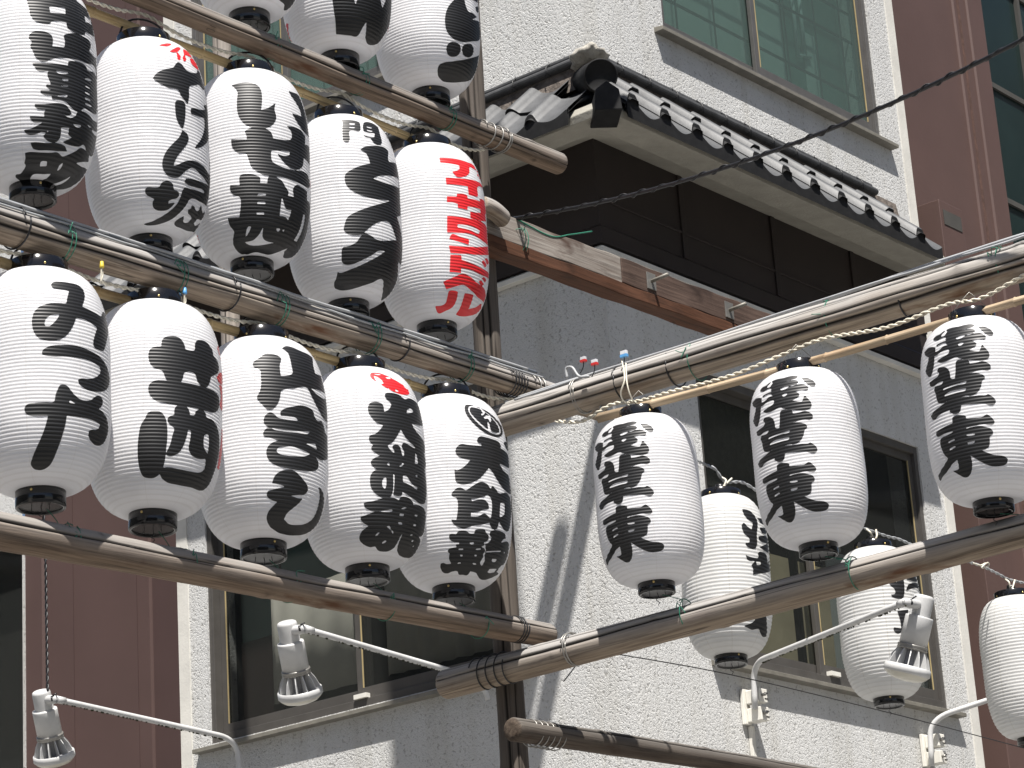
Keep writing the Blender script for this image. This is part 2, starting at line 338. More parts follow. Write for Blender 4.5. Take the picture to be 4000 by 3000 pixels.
# end faces, back
mb.add([R(WR, 0, 0), R(WR, -3.0, 0), R(WR, -3.0, 12.5), R(WR, 0, 12.5)], [(0, 1, 2, 3)])
mb.add([L(WL, 0, 0), L(WL, -3.0, 0), L(WL, -3.0, 12.5), L(WL, 0, 12.5)], [(0, 1, 2, 3)])
mb.build('wall', M_['stucco'], bd)
mb = MB(); mb.box(R, 0.0, WR, -3.0, 0.0, 12.5, 12.7); mb.build('flat_roof', M_['plaster'], bd)
# smooth plaster edge strips at the outer ends of both facades
mb = MB(); mb.box(R, WR-0.075, WR+0.012, -0.10, 0.008, 0.0, 12.5); mb.build('edge_strip', M_['plaster'], bd)
mb = MB(); mb.box(L, WL-0.075, WL+0.012, -0.10, 0.008, 0.0, 12.5); mb.build('edge_strip', M_['plaster'], bd)
# rooms behind windows
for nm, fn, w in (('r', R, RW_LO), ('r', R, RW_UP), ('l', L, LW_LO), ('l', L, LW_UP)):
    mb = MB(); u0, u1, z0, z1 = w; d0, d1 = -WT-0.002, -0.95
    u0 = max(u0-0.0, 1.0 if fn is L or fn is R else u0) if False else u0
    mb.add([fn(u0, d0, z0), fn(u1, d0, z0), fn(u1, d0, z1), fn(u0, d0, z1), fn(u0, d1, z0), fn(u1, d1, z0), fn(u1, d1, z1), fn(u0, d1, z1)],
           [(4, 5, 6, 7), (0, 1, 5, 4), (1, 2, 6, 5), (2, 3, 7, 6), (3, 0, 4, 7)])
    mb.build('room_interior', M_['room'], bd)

def window(fn, w, mull, frame_m, glass_m, sash_front='left', depth=0.10, fw=0.035, label=None, sill=True, sill_out=0.06, gasket='brass_gasket'):
    u0, u1, z0, z1 = w
    f = MB(); fb = -depth
    f.box(fn, u0, u0+fw, fb, -0.012, z0, z1); f.box(fn, u1-fw, u1, fb, -0.012, z0, z1)
    f.box(fn, u0+fw, u1-fw, fb, -0.012, z0, z0+0.045); f.box(fn, u0+fw, u1-fw, fb, -0.012, z1-0.045, z1)
    fr = f.build('window', frame_m, bd, bevel=0.002)
    if label: fr['label'] = label
    # two sliding sashes on separate tracks, overlapping at the mullion
    for k, (a_, b_) in enumerate(((u0+fw+0.001, mull+0.035), (mull-0.035, u1-fw-0.001))):
        front = (k == 0) == (sash_front == 'left')
        oo = -0.036 if front else -0.068
        s = MB(); t = 0.042; th = 0.026; za, zb = z0+0.046, z1-0.046
        s.box(fn, a_, a_+t, oo-th, oo, za, zb); s.box(fn, b_-t, b_, oo-th, oo, za, zb)
        s.box(fn, a_+t, b_-t, oo-th, oo, za, za+0.065); s.box(fn, a_+t, b_-t, oo-th, oo, zb-0.045, zb)
        s.build('sash', frame_m, fr, bevel=0.0015)
        q = 0.006
        for g0 in (b_-t-q, a_+t): gk = MB(); gk.box(fn, g0, g0+q, oo-0.004, oo+0.0015, za+0.065, zb-0.045); gk.build('gasket', M_[gasket], fr)
        p = MB(); p.box(fn, a_+t, b_-t, oo-th*0.55-0.002, oo-th*0.55+0.002, za+0.065, zb-0.045); p.build('pane', glass_m, fr)
    if sill:
        s = MB(); s.prism(fn, u0-0.09, u1+0.09, [(-0.05, z0-0.004), (0.0+sill_out, z0-0.022), (sill_out, z0-0.045), (-0.01, z0-0.045), (-0.05, z0-0.03)])
        s.build('sill', M_['sill'], fr, bevel=0.002)
    return fr
wRU = window(R, RW_UP, 1.74, M_['alu_grey'], M_['glass_teal'], 'right', label='upper right window, teal glass over panels and grid lines standing for a mirrored facade')
wRL = window(R, RW_LO, 1.76, M_['alu'], M_['glass_dark'], 'right', label='lower right window half hidden behind the lanterns')
wLU = window(L, LW_UP, 2.25, M_['alu_grey'], M_['glass_teal'], 'right', label='upper left window seen behind the top lantern row')
wLL = window(L, LW_LO, 1.85, M_['alu'], M_['glass_dark'], 'left', label='lower left window behind the floodlight')
# latch blocks at the feet of the mullions
mb = MB(); mb.box(L, 1.835-0.045, 1.835+0.045, -0.03, 0.004, 4.598, 4.622); mb.build('latch_block', M_['white_trim'], wLL)
mb = MB(); mb.box(R, 1.77, 1.86, -0.03, 0.004, 4.598, 4.622); mb.build('latch_block', M_['white_trim'], wRL)
# blinds, screens and curtains seen through the panes (children of their window)
def slab(fn, u0, u1, z0, z1, o, mat, par, name, th=0.006, lab=None):
    mb = MB(); mb.box(fn, u0, u1, o-th, o, z0, z1); ob = mb.build(name, mat, par)
    if lab: ob['label'] = lab
    return ob
slab(R, 0.78, 0.98, 8.2, 9.7, -0.17, M_['blind_deep'], wRU, 'blind'); slab(R, 0.99, 2.25, 8.2, 9.7, -0.18, M_['blind_teal'], wRU, 'blind')  # teal panels and grid here stand for a facade mirrored in the glass
slab(R, 2.26, 2.93, 8.2, 9.7, -0.17, M_['blind_deep'], wRU, 'blind'); slab(R, 2.45, 2.58, 8.2, 8.75, -0.16, M_['blind_teal'], wRU, 'blind')
grid = MB()
for u in (1.02, 1.40, 1.80, 2.16, 2.50, 2.80): grid.box(R, u-0.006, u+0.006, -0.100, -0.094, 8.2, 9.7)
for i, z_ in enumerate((8.42, 8.80, 9.0, 9.35)): grid.box(R, 0.78, 2.93, -0.108, -0.101, z_-0.009, z_+0.009)
grid.build('grid_bars', M_['wire'], wRU)
mb = MB()
for u in (2.36, 2.44): mb.tube([R(u, -0.15, 8.55), R(u, -0.15, 9.05)], 0.012, 8)
mb.tube([R(2.36, -0.15, 9.05), R(2.50, -0.15, 9.08)], 0.010, 8); mb.tube([R(2.36, -0.15, 8.55), R(2.50, -0.15, 8.58)], 0.010, 8)
mb.build('rail', M_['pipe_pale'], wRU)
slab(L, 1.48, 2.96, 8.2, 9.7, -0.18, M_['blind_teal'], wLU, 'blind')
mb = MB()
for u in (1.7, 2.05, 2.45, 2.75): mb.box(L, u-0.005, u+0.005, -0.172, -0.165, 8.2, 9.7)
mb.build('grid_bars', M_['blind_deep'], wLU)
# lower right: insect screens low left, dark top, teal blind low right
slab(R, 0.80, 1.20, 4.65, 5.55, -0.16, M_['screen'], wRL, 'screen'); slab(R, 1.22, 1.72, 4.65, 5.28, -0.17, M_['screen'], wRL, 'screen')
slab(R, 1.82, 2.10, 4.65, 5.28, -0.17, M_['screen'], wRL, 'screen'); slab(R, 2.12, 2.92, 4.65, 5.40, -0.18, M_['blind_teal'], wRL, 'blind')
slab(R, 0.80, 1.72, 5.56, 6.08, -0.13, M_['olive_screen'], wRL, 'screen'); slab(R, 2.05, 2.32, 5.42, 5.95, -0.2, M_['curtain_grey'], wRL, 'blind')
# lower left: folded grey curtains
def curtain(fn, u0, u1, z0, z1, o, mat, par, amp=0.02, pitch=0.09, phase=0):
    n = int((u1-u0)/pitch*8); mb = MB(); us = np.linspace(u0, u1, n+1)
    oo = o+amp*np.sin(us/pitch*2*math.pi+phase)+0.4*amp*np.sin(us/pitch*3.7)
    vs = [fn(u, q, z0) for u, q in zip(us, oo)]+[fn(u, q, z1) for u, q in zip(us, oo)]
    mb.add(vs, [(i, i+1, i+n+2, i+n+1) for i in range(n)], 0, True); ob = mb.build('curtain', mat, par)
    md = ob.modifiers.new('thick', 'SOLIDIFY'); md.thickness = 0.003; return ob
curtain(L, 1.95, 2.60, 4.72, 5.35, -0.125, M_['curtain_grey'], wLL, 0.008, 0.2)
curtain(L, 0.80, 1.75, 4.72, 6.05, -0.135, M_['curtain_grey'], wLL, 0.014, 0.12)
slab(L, 2.62, 2.93, 5.15, 6.05, -0.22, M_['blind_deep'], wLL, 'blind'); slab(L, 2.0, 2.6, 5.36, 6.05, -0.22, M_['blind_deep'], wLL, 'blind')
slab(L, 2.62, 2.95, 4.62, 5.14, -0.23, M_['brown_door'], wLL, 'blind'); slab(L, 0.80, 0.98, 4.9, 5.12, -0.16, M_['pink'], wLL, 'hanging_cloth')

# ------------------------------------------------------------------ dark panel band, ledge strip, soffit slab
def both(fnprof, name, mat, a_end, l_end, bevel=0):      # sweep an (o, z) profile round the corner, mitred; R side to a_end, L side to l_end
    mb = MB(); n = len(fnprof)
    v0 = [L(l_end+(e if isinstance(e, float) else 0), o, z) for (o, z), e in zip(fnprof, [0]*n)]
    v1 = [C-A*o+N*o+Z*z for o, z in fnprof]
    v2 = [R(a_end(o) if callable(a_end) else a_end, o, z) for o, z in fnprof]
    fs = []
    for s0 in (0, n): fs += [(s0+i, s0+(i+1) % n, s0+(i+1) % n+n, s0+i+n) for i in range(n)]
    fs += [tuple(range(n))[::-1], tuple(range(2*n, 3*n))]
    mb.add(v0+v1+v2, fs); return mb.build(name, mat, bd, bevel=bevel)
both([(0.003, 6.64), (0.035, 6.64), (0.035, 6.73), (0.022, 6.745), (0.022, 7.235), (0.003, 7.235)], 'fascia_panel', M_['panel'], 3.20, WL+0.10, 0.002)
both([(0.003, 6.583), (0.05, 6.583), (0.05, 6.612), (0.003, 6.638)], 'ledge_strip', M_['plaster'], 3.20, WL+0.0, 0.003)
mb = MB()
for u in (0.72, 1.60, 2.42): mb.box(R, u-0.02, u+0.02, 0.0221, 0.034, 6.742, 7.225)
mb.box(R, 0.0, 3.2, 0.0225, 0.030, 6.885, 6.90)
mb.build('cover_strip', M_['panel'], bd, bevel=0.003)
OE = 0.44
def aend(o): return 3.07-0.62*max(0, o)
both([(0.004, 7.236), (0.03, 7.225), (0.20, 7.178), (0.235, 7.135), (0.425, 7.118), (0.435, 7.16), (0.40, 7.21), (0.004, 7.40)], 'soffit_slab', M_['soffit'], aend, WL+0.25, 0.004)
# mud bedding under the ridge flashing
both([(0.004, 7.52), (0.09, 7.50), (0.06, 7.665), (0.004, 7.665)], 'mud_bedding', M_['mud'], 2.95, WL+0.22)

# ------------------------------------------------------------------ roof tiles
TP = 0.274
slope = math.atan2(0.39, 0.43)
def tile_prof(x):        # height of the glazed S-tile across its width
    t = x/TP
    if t < 0.30: return 0.040*math.sin(math.pi*min(1, max(0, t/0.30)))**0.55
    return -0.020*math.sin(math.pi*(t-0.30)/0.70)
def tile_mesh(name, flat=False, skirt=0.0, length=0.30, mirror=False):
    mb = MB(); nx = 22; xs = np.linspace(0, TP+0.012, nx+1)
    hs = [tile_prof(min(x, TP)) for x in xs]
    if flat:     # ridge pieces with a straight-sided roll
        hs = [0.042*min(1, max(0, (x/0.018))) * min(1, max(0, (0.085-x)/0.018+1)) if x < 0.103 else -0.026*math.sin(math.pi*min(1, (x-0.103)/(TP-0.09))) for x in xs]
    th = 0.016; v = []
    for y, lift in ((0.0, 0.0), (0.012, 0.003), (length, 0.0)):
        for x, h in zip(xs, hs): v.append(((-x if mirror else x), y+(h*math.tan(slope) if skirt and y < 0.1 else 0.0), h+lift-0.0))
    n = nx+1
    fs = [(r*n+i, r*n+i+1, (r+1)*n+i+1, (r+1)*n+i) for r in range(2) for i in range(nx)]
    mb.add(v, fs, 0, True)
    # nose and underside
    lo = [((-x if mirror else x), 0.0, h-th) for x, h in zip(xs, hs)]
    if skirt:     # level lower edge: every column drops plumb to the same world height
        lo = []
        for x, h in zip(xs, hs):
            y0 = h*math.tan(slope); d = h/math.cos(slope)+skirt; lo.append(((-x if mirror else x), y0-d*math.sin(slope), h-d*math.cos(slope)))
    top = [((-x if mirror else x), h*math.tan(slope) if skirt else 0.0, h) for x, h in zip(xs, hs)]
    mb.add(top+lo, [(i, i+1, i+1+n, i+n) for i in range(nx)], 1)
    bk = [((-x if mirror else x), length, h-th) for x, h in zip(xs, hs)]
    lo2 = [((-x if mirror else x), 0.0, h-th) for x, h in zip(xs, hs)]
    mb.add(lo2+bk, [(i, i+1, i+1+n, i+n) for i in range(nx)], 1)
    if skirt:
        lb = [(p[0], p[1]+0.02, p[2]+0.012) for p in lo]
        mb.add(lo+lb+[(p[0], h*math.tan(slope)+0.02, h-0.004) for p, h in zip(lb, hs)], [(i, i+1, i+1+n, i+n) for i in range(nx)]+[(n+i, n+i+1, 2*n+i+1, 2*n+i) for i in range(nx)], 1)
    me = mb.mesh(name); me.materials.append(M_['tile']); me.materials.append(M_['tile_dark']); return me
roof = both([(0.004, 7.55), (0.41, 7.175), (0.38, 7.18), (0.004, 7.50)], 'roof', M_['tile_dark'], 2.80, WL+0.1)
def place_tile(me, fn, u, o, z, right, jit=0.0):
    ob = bpy.data.objects.new('roof_tile', me); COL.objects.link(ob); ob.parent = roof
    if right: X, Yh = A, -N
    else: X, Yh = -N, A
    Y = Yh*math.cos(slope)+Z*math.sin(slope); Zl = np.cross(X, Y)
    if Zl[2] < 0: X = -X; Zl = -Zl
    p = fn(u, o, z)
    rz = random.uniform(-jit, jit)
    mt = Matrix(((X[0], Y[0], Zl[0], p[0]), (X[1], Y[1], Zl[1], p[1]), (X[2], Y[2], Zl[2], p[2]), (0, 0, 0, 1))) @ Matrix.Rotation(rz, 4, 'Z') @ Matrix.Rotation(random.uniform(-jit, jit), 4, 'X')
    ob.matrix_world = mt
    ob.matrix_parent_inverse = root_matrix(roof).inverted(); return ob
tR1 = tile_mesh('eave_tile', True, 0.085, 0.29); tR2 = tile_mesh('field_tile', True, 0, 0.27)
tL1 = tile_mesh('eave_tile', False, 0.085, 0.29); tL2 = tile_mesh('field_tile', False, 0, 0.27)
for i in range(11):
    u = -0.32+i*TP
    if u+TP < 2.86: place_tile(tR1, R, u, 0.475, 7.19, True, 0.004)
    if i > 0 and u < 2.6: place_tile(tR2, R, u-0.0, 0.275, 7.395, True, 0.006)
for i in range(14):
    u = -0.20+i*TP
    place_tile(tL1, L, u+TP, 0.475, 7.19, False, 0.004)
    if i > 0: place_tile(tL2, L, u+TP, 0.275, 7.395, False, 0.006)
# ridge flashing: two courses of short half-round pieces against the wall
def noshi(fn, u_end, sgn):
    mm = []
    for rr, (o, z, r) in enumerate(((0.075, 7.668, 0.024), (0.040, 7.712, 0.022))):
        u = -o*0.6; k = 0
        while u < u_end:
            ln = 0.235+random.uniform(-0.01, 0.01)
            mb = MB(); prof = [(o+r*math.cos(t), z+r*math.sin(t)) for t in np.linspace(-0.9, 2.6, 9)]+[(o-0.05, z-0.03)]
            mb.prism(fn, u, min(u+ln-0.004, u_end), prof, 0, False); mb.build('flashing_tile', M_['flash_tile'], roof)
            if k % 1 == 0 and rr == 0:
                w = MB(); w.tube([fn(u+0.01, o+r+0.002, z-0.04), fn(u+0.01, o+r+0.004, z+0.0), fn(u+0.01, o+0.012, z+r+0.008), fn(u+0.01, 0.062, z+0.052), fn(u+0.01, 0.066, z+0.064)], 0.0028, 5)
                w.build('tie_wire', M_['wire'], roof)
            u += ln; k += 1
noshi(R, 2.70, 1); noshi(L, WL+0.2, -1)
# hip: round-ended ridge tile, block under it, mortar
D = (N-A)/math.sqrt(2)
hp = MB(); q0 = C+D*0.02+Z*7.56; q1 = C+D*0.49+Z*7.37; ax = (q1-q0)/np.linalg.norm(q1-q0)
hp.lathe([(0.0, 0.0), (0.085, 0.0), (0.088, 0.50), (0.082, 0.505), (0.078, 0.497), (0.0, 0.497)], 32, 0, q0, ax); hp.build('ridge_end_tile', M_['tile_dark'], roof, sharp=40)
bk = MB()
side = np.cross(D, Z)
def blk(d0, d1, w0, w1, z0, z1): return [C+D*d0-side*w0+Z*z0, C+D*d0+side*w0+Z*z0, C+D*d1+side*w0+Z*z0, C+D*d1-side*w0+Z*z0, C+D*d0-side*w1+Z*z1, C+D*d0+side*w1+Z*z1, C+D*d1+side*w1+Z*z1, C+D*d1-side*w1+Z*z1]
pr_ = [(-0.070, 7.10), (0.070, 7.10), (0.060, 7.215), (0.0, 7.262), (-0.060, 7.215)]
bk.add([C+D*d_+side*w_+Z*z_ for d_ in (0.44, 0.665) for w_, z_ in pr_], [(k, (k+1) % 5, (k+1) % 5+5, k+5) for k in range(5)]+[(4, 3, 2, 1, 0), (5, 6, 7, 8, 9)]); bk.build('corner_tile', M_['tile_dark'], roof, bevel=0.006)
mo = MB(); bm = bmesh.new(); bmesh.ops.create_icosphere(bm, subdivisions=3, radius=1)
vs = []
for v in bm.verts:
    p = np.array(v.co); d = 1+0.18*math.sin(p[0]*7+p[2]*5)*math.cos(p[1]*6)
    q = C+D*0.12+Z*7.64+D*p[0]*0.15*d+side*p[1]*0.10*d+Z*p[2]*0.055*d; vs.append(q)
mo.add(vs, [tuple(x.index for x in f.verts) for f in bm.faces], 0, True); bm.free()
mo.build('mortar', M_['mortar'], roof)

# ================================================================== MAUVE CLAD WALLS
def ridged(fn, u0, u1, o, z0, z1, ridges, mat, par, name='cladding'):
    mb = MB(); mb.box(fn, u0, u1, o-0.25, o, z0, z1); ob = mb.build(name, mat, par)
    for u, w, d in ridges:
        r = MB(); r.prism(lambda z, oo, uu: fn(uu, oo, z), z0+0.01, z1-0.01, [(o-0.01, u-w), (o+d, u-w*0.5), (o+d, u+w*0.5), (o-0.01, u+w)]); r.build('standing_seam', mat, par)
    return ob
mr = empty('mauve_building', R(3.3, -0.1, 0), 'mauve metal clad building to the right of the white wall with a vent duct', 'building')
ridged(R, WR+0.014, 5.02, -0.26, 0, 12, [(3.72, 0.03, 0.02), (4.60, 0.02, 0.015), (4.80, 0.02, 0.015)], M_['mauve'], mr)
mb = MB(); mb.box(R, 4.66, 4.685, -0.2599, -0.256, 6.0, 12); mb.build('rust_line', M_['rust'], mr)
mb = MB(); mb.box(R, 5.03, 8.0, -0.75, -0.55, 0, 12); mb.build('glass_curtain_wall', M_['dark_glass_wall'], mr)
mb = MB()
for u in (5.5, 6.1, 6.7): mb.box(R, u-0.02, u+0.02, -0.549, -0.52, 0, 12)
for z_ in (7.6, 8.6, 9.5, 10.4): mb.box(R, 5.03, 8.0, -0.549, -0.53, z_-0.02, z_+0.02)
mb.build('mullion', M_['room'], mr)
# duct box with slot
dA, dB, dO, DZ = 3.56, 3.84, 0.02, 7.88
mb = MB(); mb.box(R, dA, dB, -0.255, dO, 4.0, DZ); dv = mb.build('vent_duct', M_['mauve'], mr, bevel=0.004)
mb = MB(); mb.box(R, dA+0.035, dB-0.03, dO+0.001, dO+0.004, DZ-0.16, DZ-0.06); mb.build('vent_slot', M_['room'], dv)
MO = -1.6
ml = empty('mauve_building', L(3.3, MO, 0), 'mauve metal clad building at the left edge behind the lanterns', 'building')
def lb(px, py): p = HL(px, py, MO); return (C-p) @ N
bl, bs1, bs2, bd1 = lb(100, 2400), lb(168, 2600), lb(592, 2600), lb(705, 2600)
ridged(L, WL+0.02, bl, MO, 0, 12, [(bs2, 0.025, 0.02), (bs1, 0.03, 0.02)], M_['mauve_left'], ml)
mb = MB(); mb.box(L, WL+0.021, bs2-0.03, MO+0.001, MO+0.006, 0, 12); mb.build('shade_strip', M_['mauve_left_dark'], ml)  # darker strip paints in the shade beside the stucco wall
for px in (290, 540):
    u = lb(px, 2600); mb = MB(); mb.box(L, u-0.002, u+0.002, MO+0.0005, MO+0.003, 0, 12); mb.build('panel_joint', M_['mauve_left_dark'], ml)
# stucco neighbour at far left
nb = empty('neighbour_house', L(bl, MO, 0), 'white stucco house at the extreme left edge with a dark window', 'building')
zt = HL(60, 2090, MO)[2]; mb = MB()
def LM(b, o, z): return L(b, o+MO+0.02, z)
wall(mb, LM, bl+0.005, bl+4, 0, 12, [(bl+0.01, bl+2.5, zt-3.0, zt)]); mb.build('wall', M_['stucco'], nb)
mb = MB(); mb.box(LM, bl+0.01, bl+2.5, -0.9, -0.22, zt-3.0, zt); mb.build('window', M_['room'], nb)
mb = MB(); mb.box(LM, bl+0.011, bl+2.49, -0.13, -0.125, zt-2.99, zt-0.01); mb.build('pane', M_['glass_dark'], nb)
# ceiling-high opposite buildings, seen only as reflections
def far_block(label, fn, w, h, loc):
    e = empty('office_building', loc, label, 'building', 'buildings across the crossing, seen only in the window glass')
    mb = MB(); mb.box(fn, -w, w, -6, 0, 0, h); mb.build('wall', M_['far_wall'], e)
    mb = MB()
    for i in range(int(w*2/3.4)):
        for j in range(int(h/3.2)): mb.box(fn, -w+0.8+i*3.4, -w+2.6+i*3.4, 0.001, 0.05, 1.2+3.2*j, 2.9+3.2*j)
    o_ = mb.build('window', M_['dark_glass_wall'], e); o_['kind'] = 'stuff'
    mb = MB()
    for j in range(int(h/3.2)): mb.box(fn, -w, w, 0.001, 0.35, 3.2*j+3.05, 3.2*j+3.2)
    o_ = mb.build('ledge', M_['plaster'], e); o_['kind'] = 'stuff'
far_block('grey beige office block across the street behind the viewer', lambda u, o, z: v3(u, -18+o, z), 14, 13, (0, -18, 0))
far_block('grey beige office block off to the right, mirrored in the right windows', lambda u, o, z: v3(26-o, 16+u, z), 20, 22, (26, 16, 0))
far_block('grey beige office block off to the left, mirrored in the left windows', lambda u, o, z: v3(-26+o, 6+u, z), 22, 22, (-26, 6, 0))
# ================================================================== TIMBER FRAME
def frame_of(p0, p1):
    x = (p1-p0)/np.linalg.norm(p1-p0); y = np.cross(Z, x) if abs(x[2]) < 0.9 else np.cross(v3(0, 1, 0), x); y /= np.linalg.norm(y); z = np.cross(x, y)
    return Matrix(((x[0], y[0], z[0], p0[0]), (x[1], y[1], z[1], p0[1]), (x[2], y[2], z[2], p0[2]), (0, 0, 0, 1)))
def log(name, p0, p1, r0, r1, seed, label, group, mat='log', cracks=((2.0, 0.0),), knots=6, cat='pole', seg=100, bend=0.012):
    """peeled log from p0 to p1; local x is its axis"""
    ln = float(np.linalg.norm(p1-p0)); n = max(8, int(ln/0.02)); rs = np.random.default_rng(seed)
    xs = np.linspace(0, ln, n+1); th = np.arange(seg)*2*math.pi/seg
    ph = rs.uniform(0, 6.28, 8)
    X, T = np.meshgrid(xs, th, indexing='ij')
    rad = r0+(r1-r0)*X/ln
    rad = rad*(1+0.018*np.sin(X*2.3+ph[0])*np.cos(T+ph[1])+0.012*np.sin(X*5.1+2*T+ph[2])+0.008*np.sin(3*T+X*1.3+ph[3])+0.006*np.sin(X*17+ph[4]+T))
    dark = np.zeros_like(rad)
    for ci, (t0, drift) in enumerate(cracks):
        tc = t0+drift*X/ln+0.10*np.sin(X*1.7+ph[5]+ci)+0.03*np.sin(X*9+ph[6]+ci*2)
        d = np.abs((T-tc+math.pi) % (2*math.pi)-math.pi)
        w = (0.075+0.035*np.sin(X*2.1+ph[7]+ci*1.7))*np.clip(np.sin(math.pi*(0.02+0.96*X/ln))*3, 0, 1); w = np.clip(w, 0.03, 1)
        g = np.exp(-(d/w)**2); rad = rad-0.009*g; dark = np.maximum(dark, np.clip(g*1.5-0.2, 0, 1))
    for _ in range(knots):
        kx, kt = rs.uniform(0.05, ln-0.05), rs.uniform(0, 2*math.pi); dt = np.abs((T-kt+math.pi) % (2*math.pi)-math.pi)*rad
        d2 = np.sqrt((X-kx)**2+dt**2); rad = rad+0.005*np.exp(-(d2/0.022)**2)-0.005*np.exp(-(d2/0.006)**2); dark = np.maximum(dark, 0.75*np.exp(-(d2/0.009)**2))
    by = bend*np.sin(math.pi*xs/ln+ph[0]*0.1)*math.cos(ph[1]); bz = bend*np.sin(math.pi*xs/ln)*math.sin(ph[1])*0.6
    V = np.stack([X, rad*np.cos(T)+by[:, None], rad*np.sin(T)+bz[:, None]], -1).reshape(-1, 3)
    i, k = np.meshgrid(np.arange(n), np.arange(seg), indexing='ij'); k2 = (k+1) % seg
    Fq = np.stack([i*seg+k, i*seg+k2, (i+1)*seg+k2, (i+1)*seg+k], -1).reshape(-1, 4).tolist()
    vl = V.tolist(); caps = []
    for end, sx, ring in ((0, -1, 0), (n, 1, n*seg)):
        rr = r0 if end == 0 else r1
        base = len(vl)
        for q in (0.90, 0.5): vl += [[xs[end]+sx*0.006*(2 if q < .6 else 1.6), by[end]+q*(V[ring+j][1]-by[end]), bz[end]+q*(V[ring+j][2]-bz[end])] for j in range(seg)]
        vl.append([xs[end]+sx*0.012, by[end], bz[end]]); c = len(vl)-1
        for j in range(seg):
            j2 = (j+1) % seg; caps.append([ring+j, ring+j2, base+j2, base+j]); caps.append([base+j, base+j2, base+seg+j2, base+seg+j]); caps.append([base+seg+j, base+seg+j2, c])
    me = bpy.data.meshes.new(name); me.from_pydata(vl, [], Fq+caps); me.update()
    at = me.attributes.new('crack', 'FLOAT', 'POINT'); dk = np.zeros(len(vl)); dk[:V.shape[0]] = dark.reshape(-1); at.data.foreach_set('value', dk)
    fm = frame_of(p0, p1); zr = np.array(fm)[2, :3]
    nz = (np.cos(T)*zr[1]+np.sin(T)*zr[2]).reshape(-1); we = np.zeros(len(vl)); we[:V.shape[0]] = np.clip(0.55+0.75*nz, 0, 1)
    a2 = me.attributes.new('weather', 'FLOAT', 'POINT'); a2.data.foreach_set('value', we)
    me.polygons.foreach_set('use_smooth', [True]*len(me.polygons))
    bm = bmesh.new(); bm.from_mesh(me); bmesh.ops.recalc_face_normals(bm, faces=bm.faces); bm.to_mesh(me); bm.free()
    o = bpy.data.objects.new(name, me); COL.objects.link(o); me.materials.append(M_[mat]); o.matrix_world = fm
    return tag(o, label, cat, group)
def SA(t, z, off=0.0): return S+AS*t+NS*off+Z*z      # along the left lantern wall
def SB(t, z, off=0.0): return S+BS*t-NB*off*-1+Z*z   # along the right lantern row (off > 0 away from the viewer)
POLES = 'horizontal log poles of the lantern frame'
post = POST = v3(-0.002, 0.205, 0)
log('corner_post', SA(0, 0.0)+POST, SA(0, 9.6)+POST, 0.060, 0.056, 11, 'tall dark corner post standing where the lantern poles meet', 'upright posts of the lantern frame', 'log_dark', ((4.35, 0.2), (5.0, 0.1)), 14)
log('rear_post', L(1.37, 1.35, 5.35), L(1.37, 1.35, 9.4), 0.050, 0.046, 12, 'slimmer upright post behind the upper lanterns, left of the corner post', 'upright posts of the lantern frame', 'log', ((4.2, 0.1),), 5)
log('log_pole', SA(-3.3, 6.27, 0.03), SA(0.52, 6.285, 0.03), 0.047, 0.049, 21, 'upper left log pole slanting across the top with a sawn end near the tiled eave', POLES, 'log_brown', ((2.55, 0.05), (3.35, 0.1)), 9)
log('log_pole', SA(-3.3, 5.165, 0.03), SA(0.66, 5.16, 0.03), 0.070, 0.049, 22, 'middle left log pole carrying a thick bundle of grey cables', POLES, 'log', ((2.95, 0.15), (3.45, 0.1)), 9)
log('log_pole', SA(-3.3, 4.06, 0.03), SA(0.21, 4.095, 0.03), 0.067, 0.050, 23, 'lower left log pole under the bottom lantern row, brownish with sunlit patches', POLES, 'log_brown', ((2.80, 0.1),), 9)
log('log_pole', SB(-0.03, 5.0, -0.06), SB(3.5, 4.965, -0.06), 0.068, 0.072, 24, 'upper right log pole, pale grey, with a cable lying along its top', POLES, 'log_pale', ((3.15, 0.05), (2.35, 0.1), (3.62, 0.1)), 9)
log('log_pole', SB(-0.40, 3.952, -0.06), SB(3.5, 4.025, -0.06), 0.062, 0.058, 25, 'lower right log pole with a dark blunt end tied at the corner post', POLES, 'log', ((2.1, 0.1), (2.9, 0.02)), 7)
log('log_pole', SA(-0.13, 3.655, 0.10), SA(2.3, 3.66, 0.10), 0.048, 0.044, 26, 'lowest log pole running off the bottom edge below the street bracket', POLES, 'log_dark', ((2.5, 0.1),), 7)
log('log_stub', SA(-0.05, 5.925, 0.045), SA(0.085, 5.90, 0.045), 0.040, 0.040, 27, 'short sawn log end tied beside the corner post above the beam', None, 'log', (), 1)
# poles of the next tier up; their shadows fall on the left facade
log('log_pole', SA(-2.0, 9.09, 0.0), SA(0.79, 9.09, 0.0), 0.055, 0.055, 28, 'topmost log pole high above the lantern rows, out of view', POLES, 'log_brown', ((0.75, 0.2),), 6)
log('log_pole', SA(-2.0, 8.72, 0.0), SA(1.30, 8.72, 0.0), 0.055, 0.055, 29, 'second log pole high above the lantern rows, out of view', POLES, 'log_brown', ((0.75, 0.2),), 6)
q = MB(); q.box(R, -2.21, -2.20, 0.64, 1.57, 9.6, 13.0); tag(q.build('shadow_caster', M_['white_trim']), 'unseen flat board added high up to cast shade on the left facade', 'shadow caster')  # added board above the view, shades a broad band of the left facade
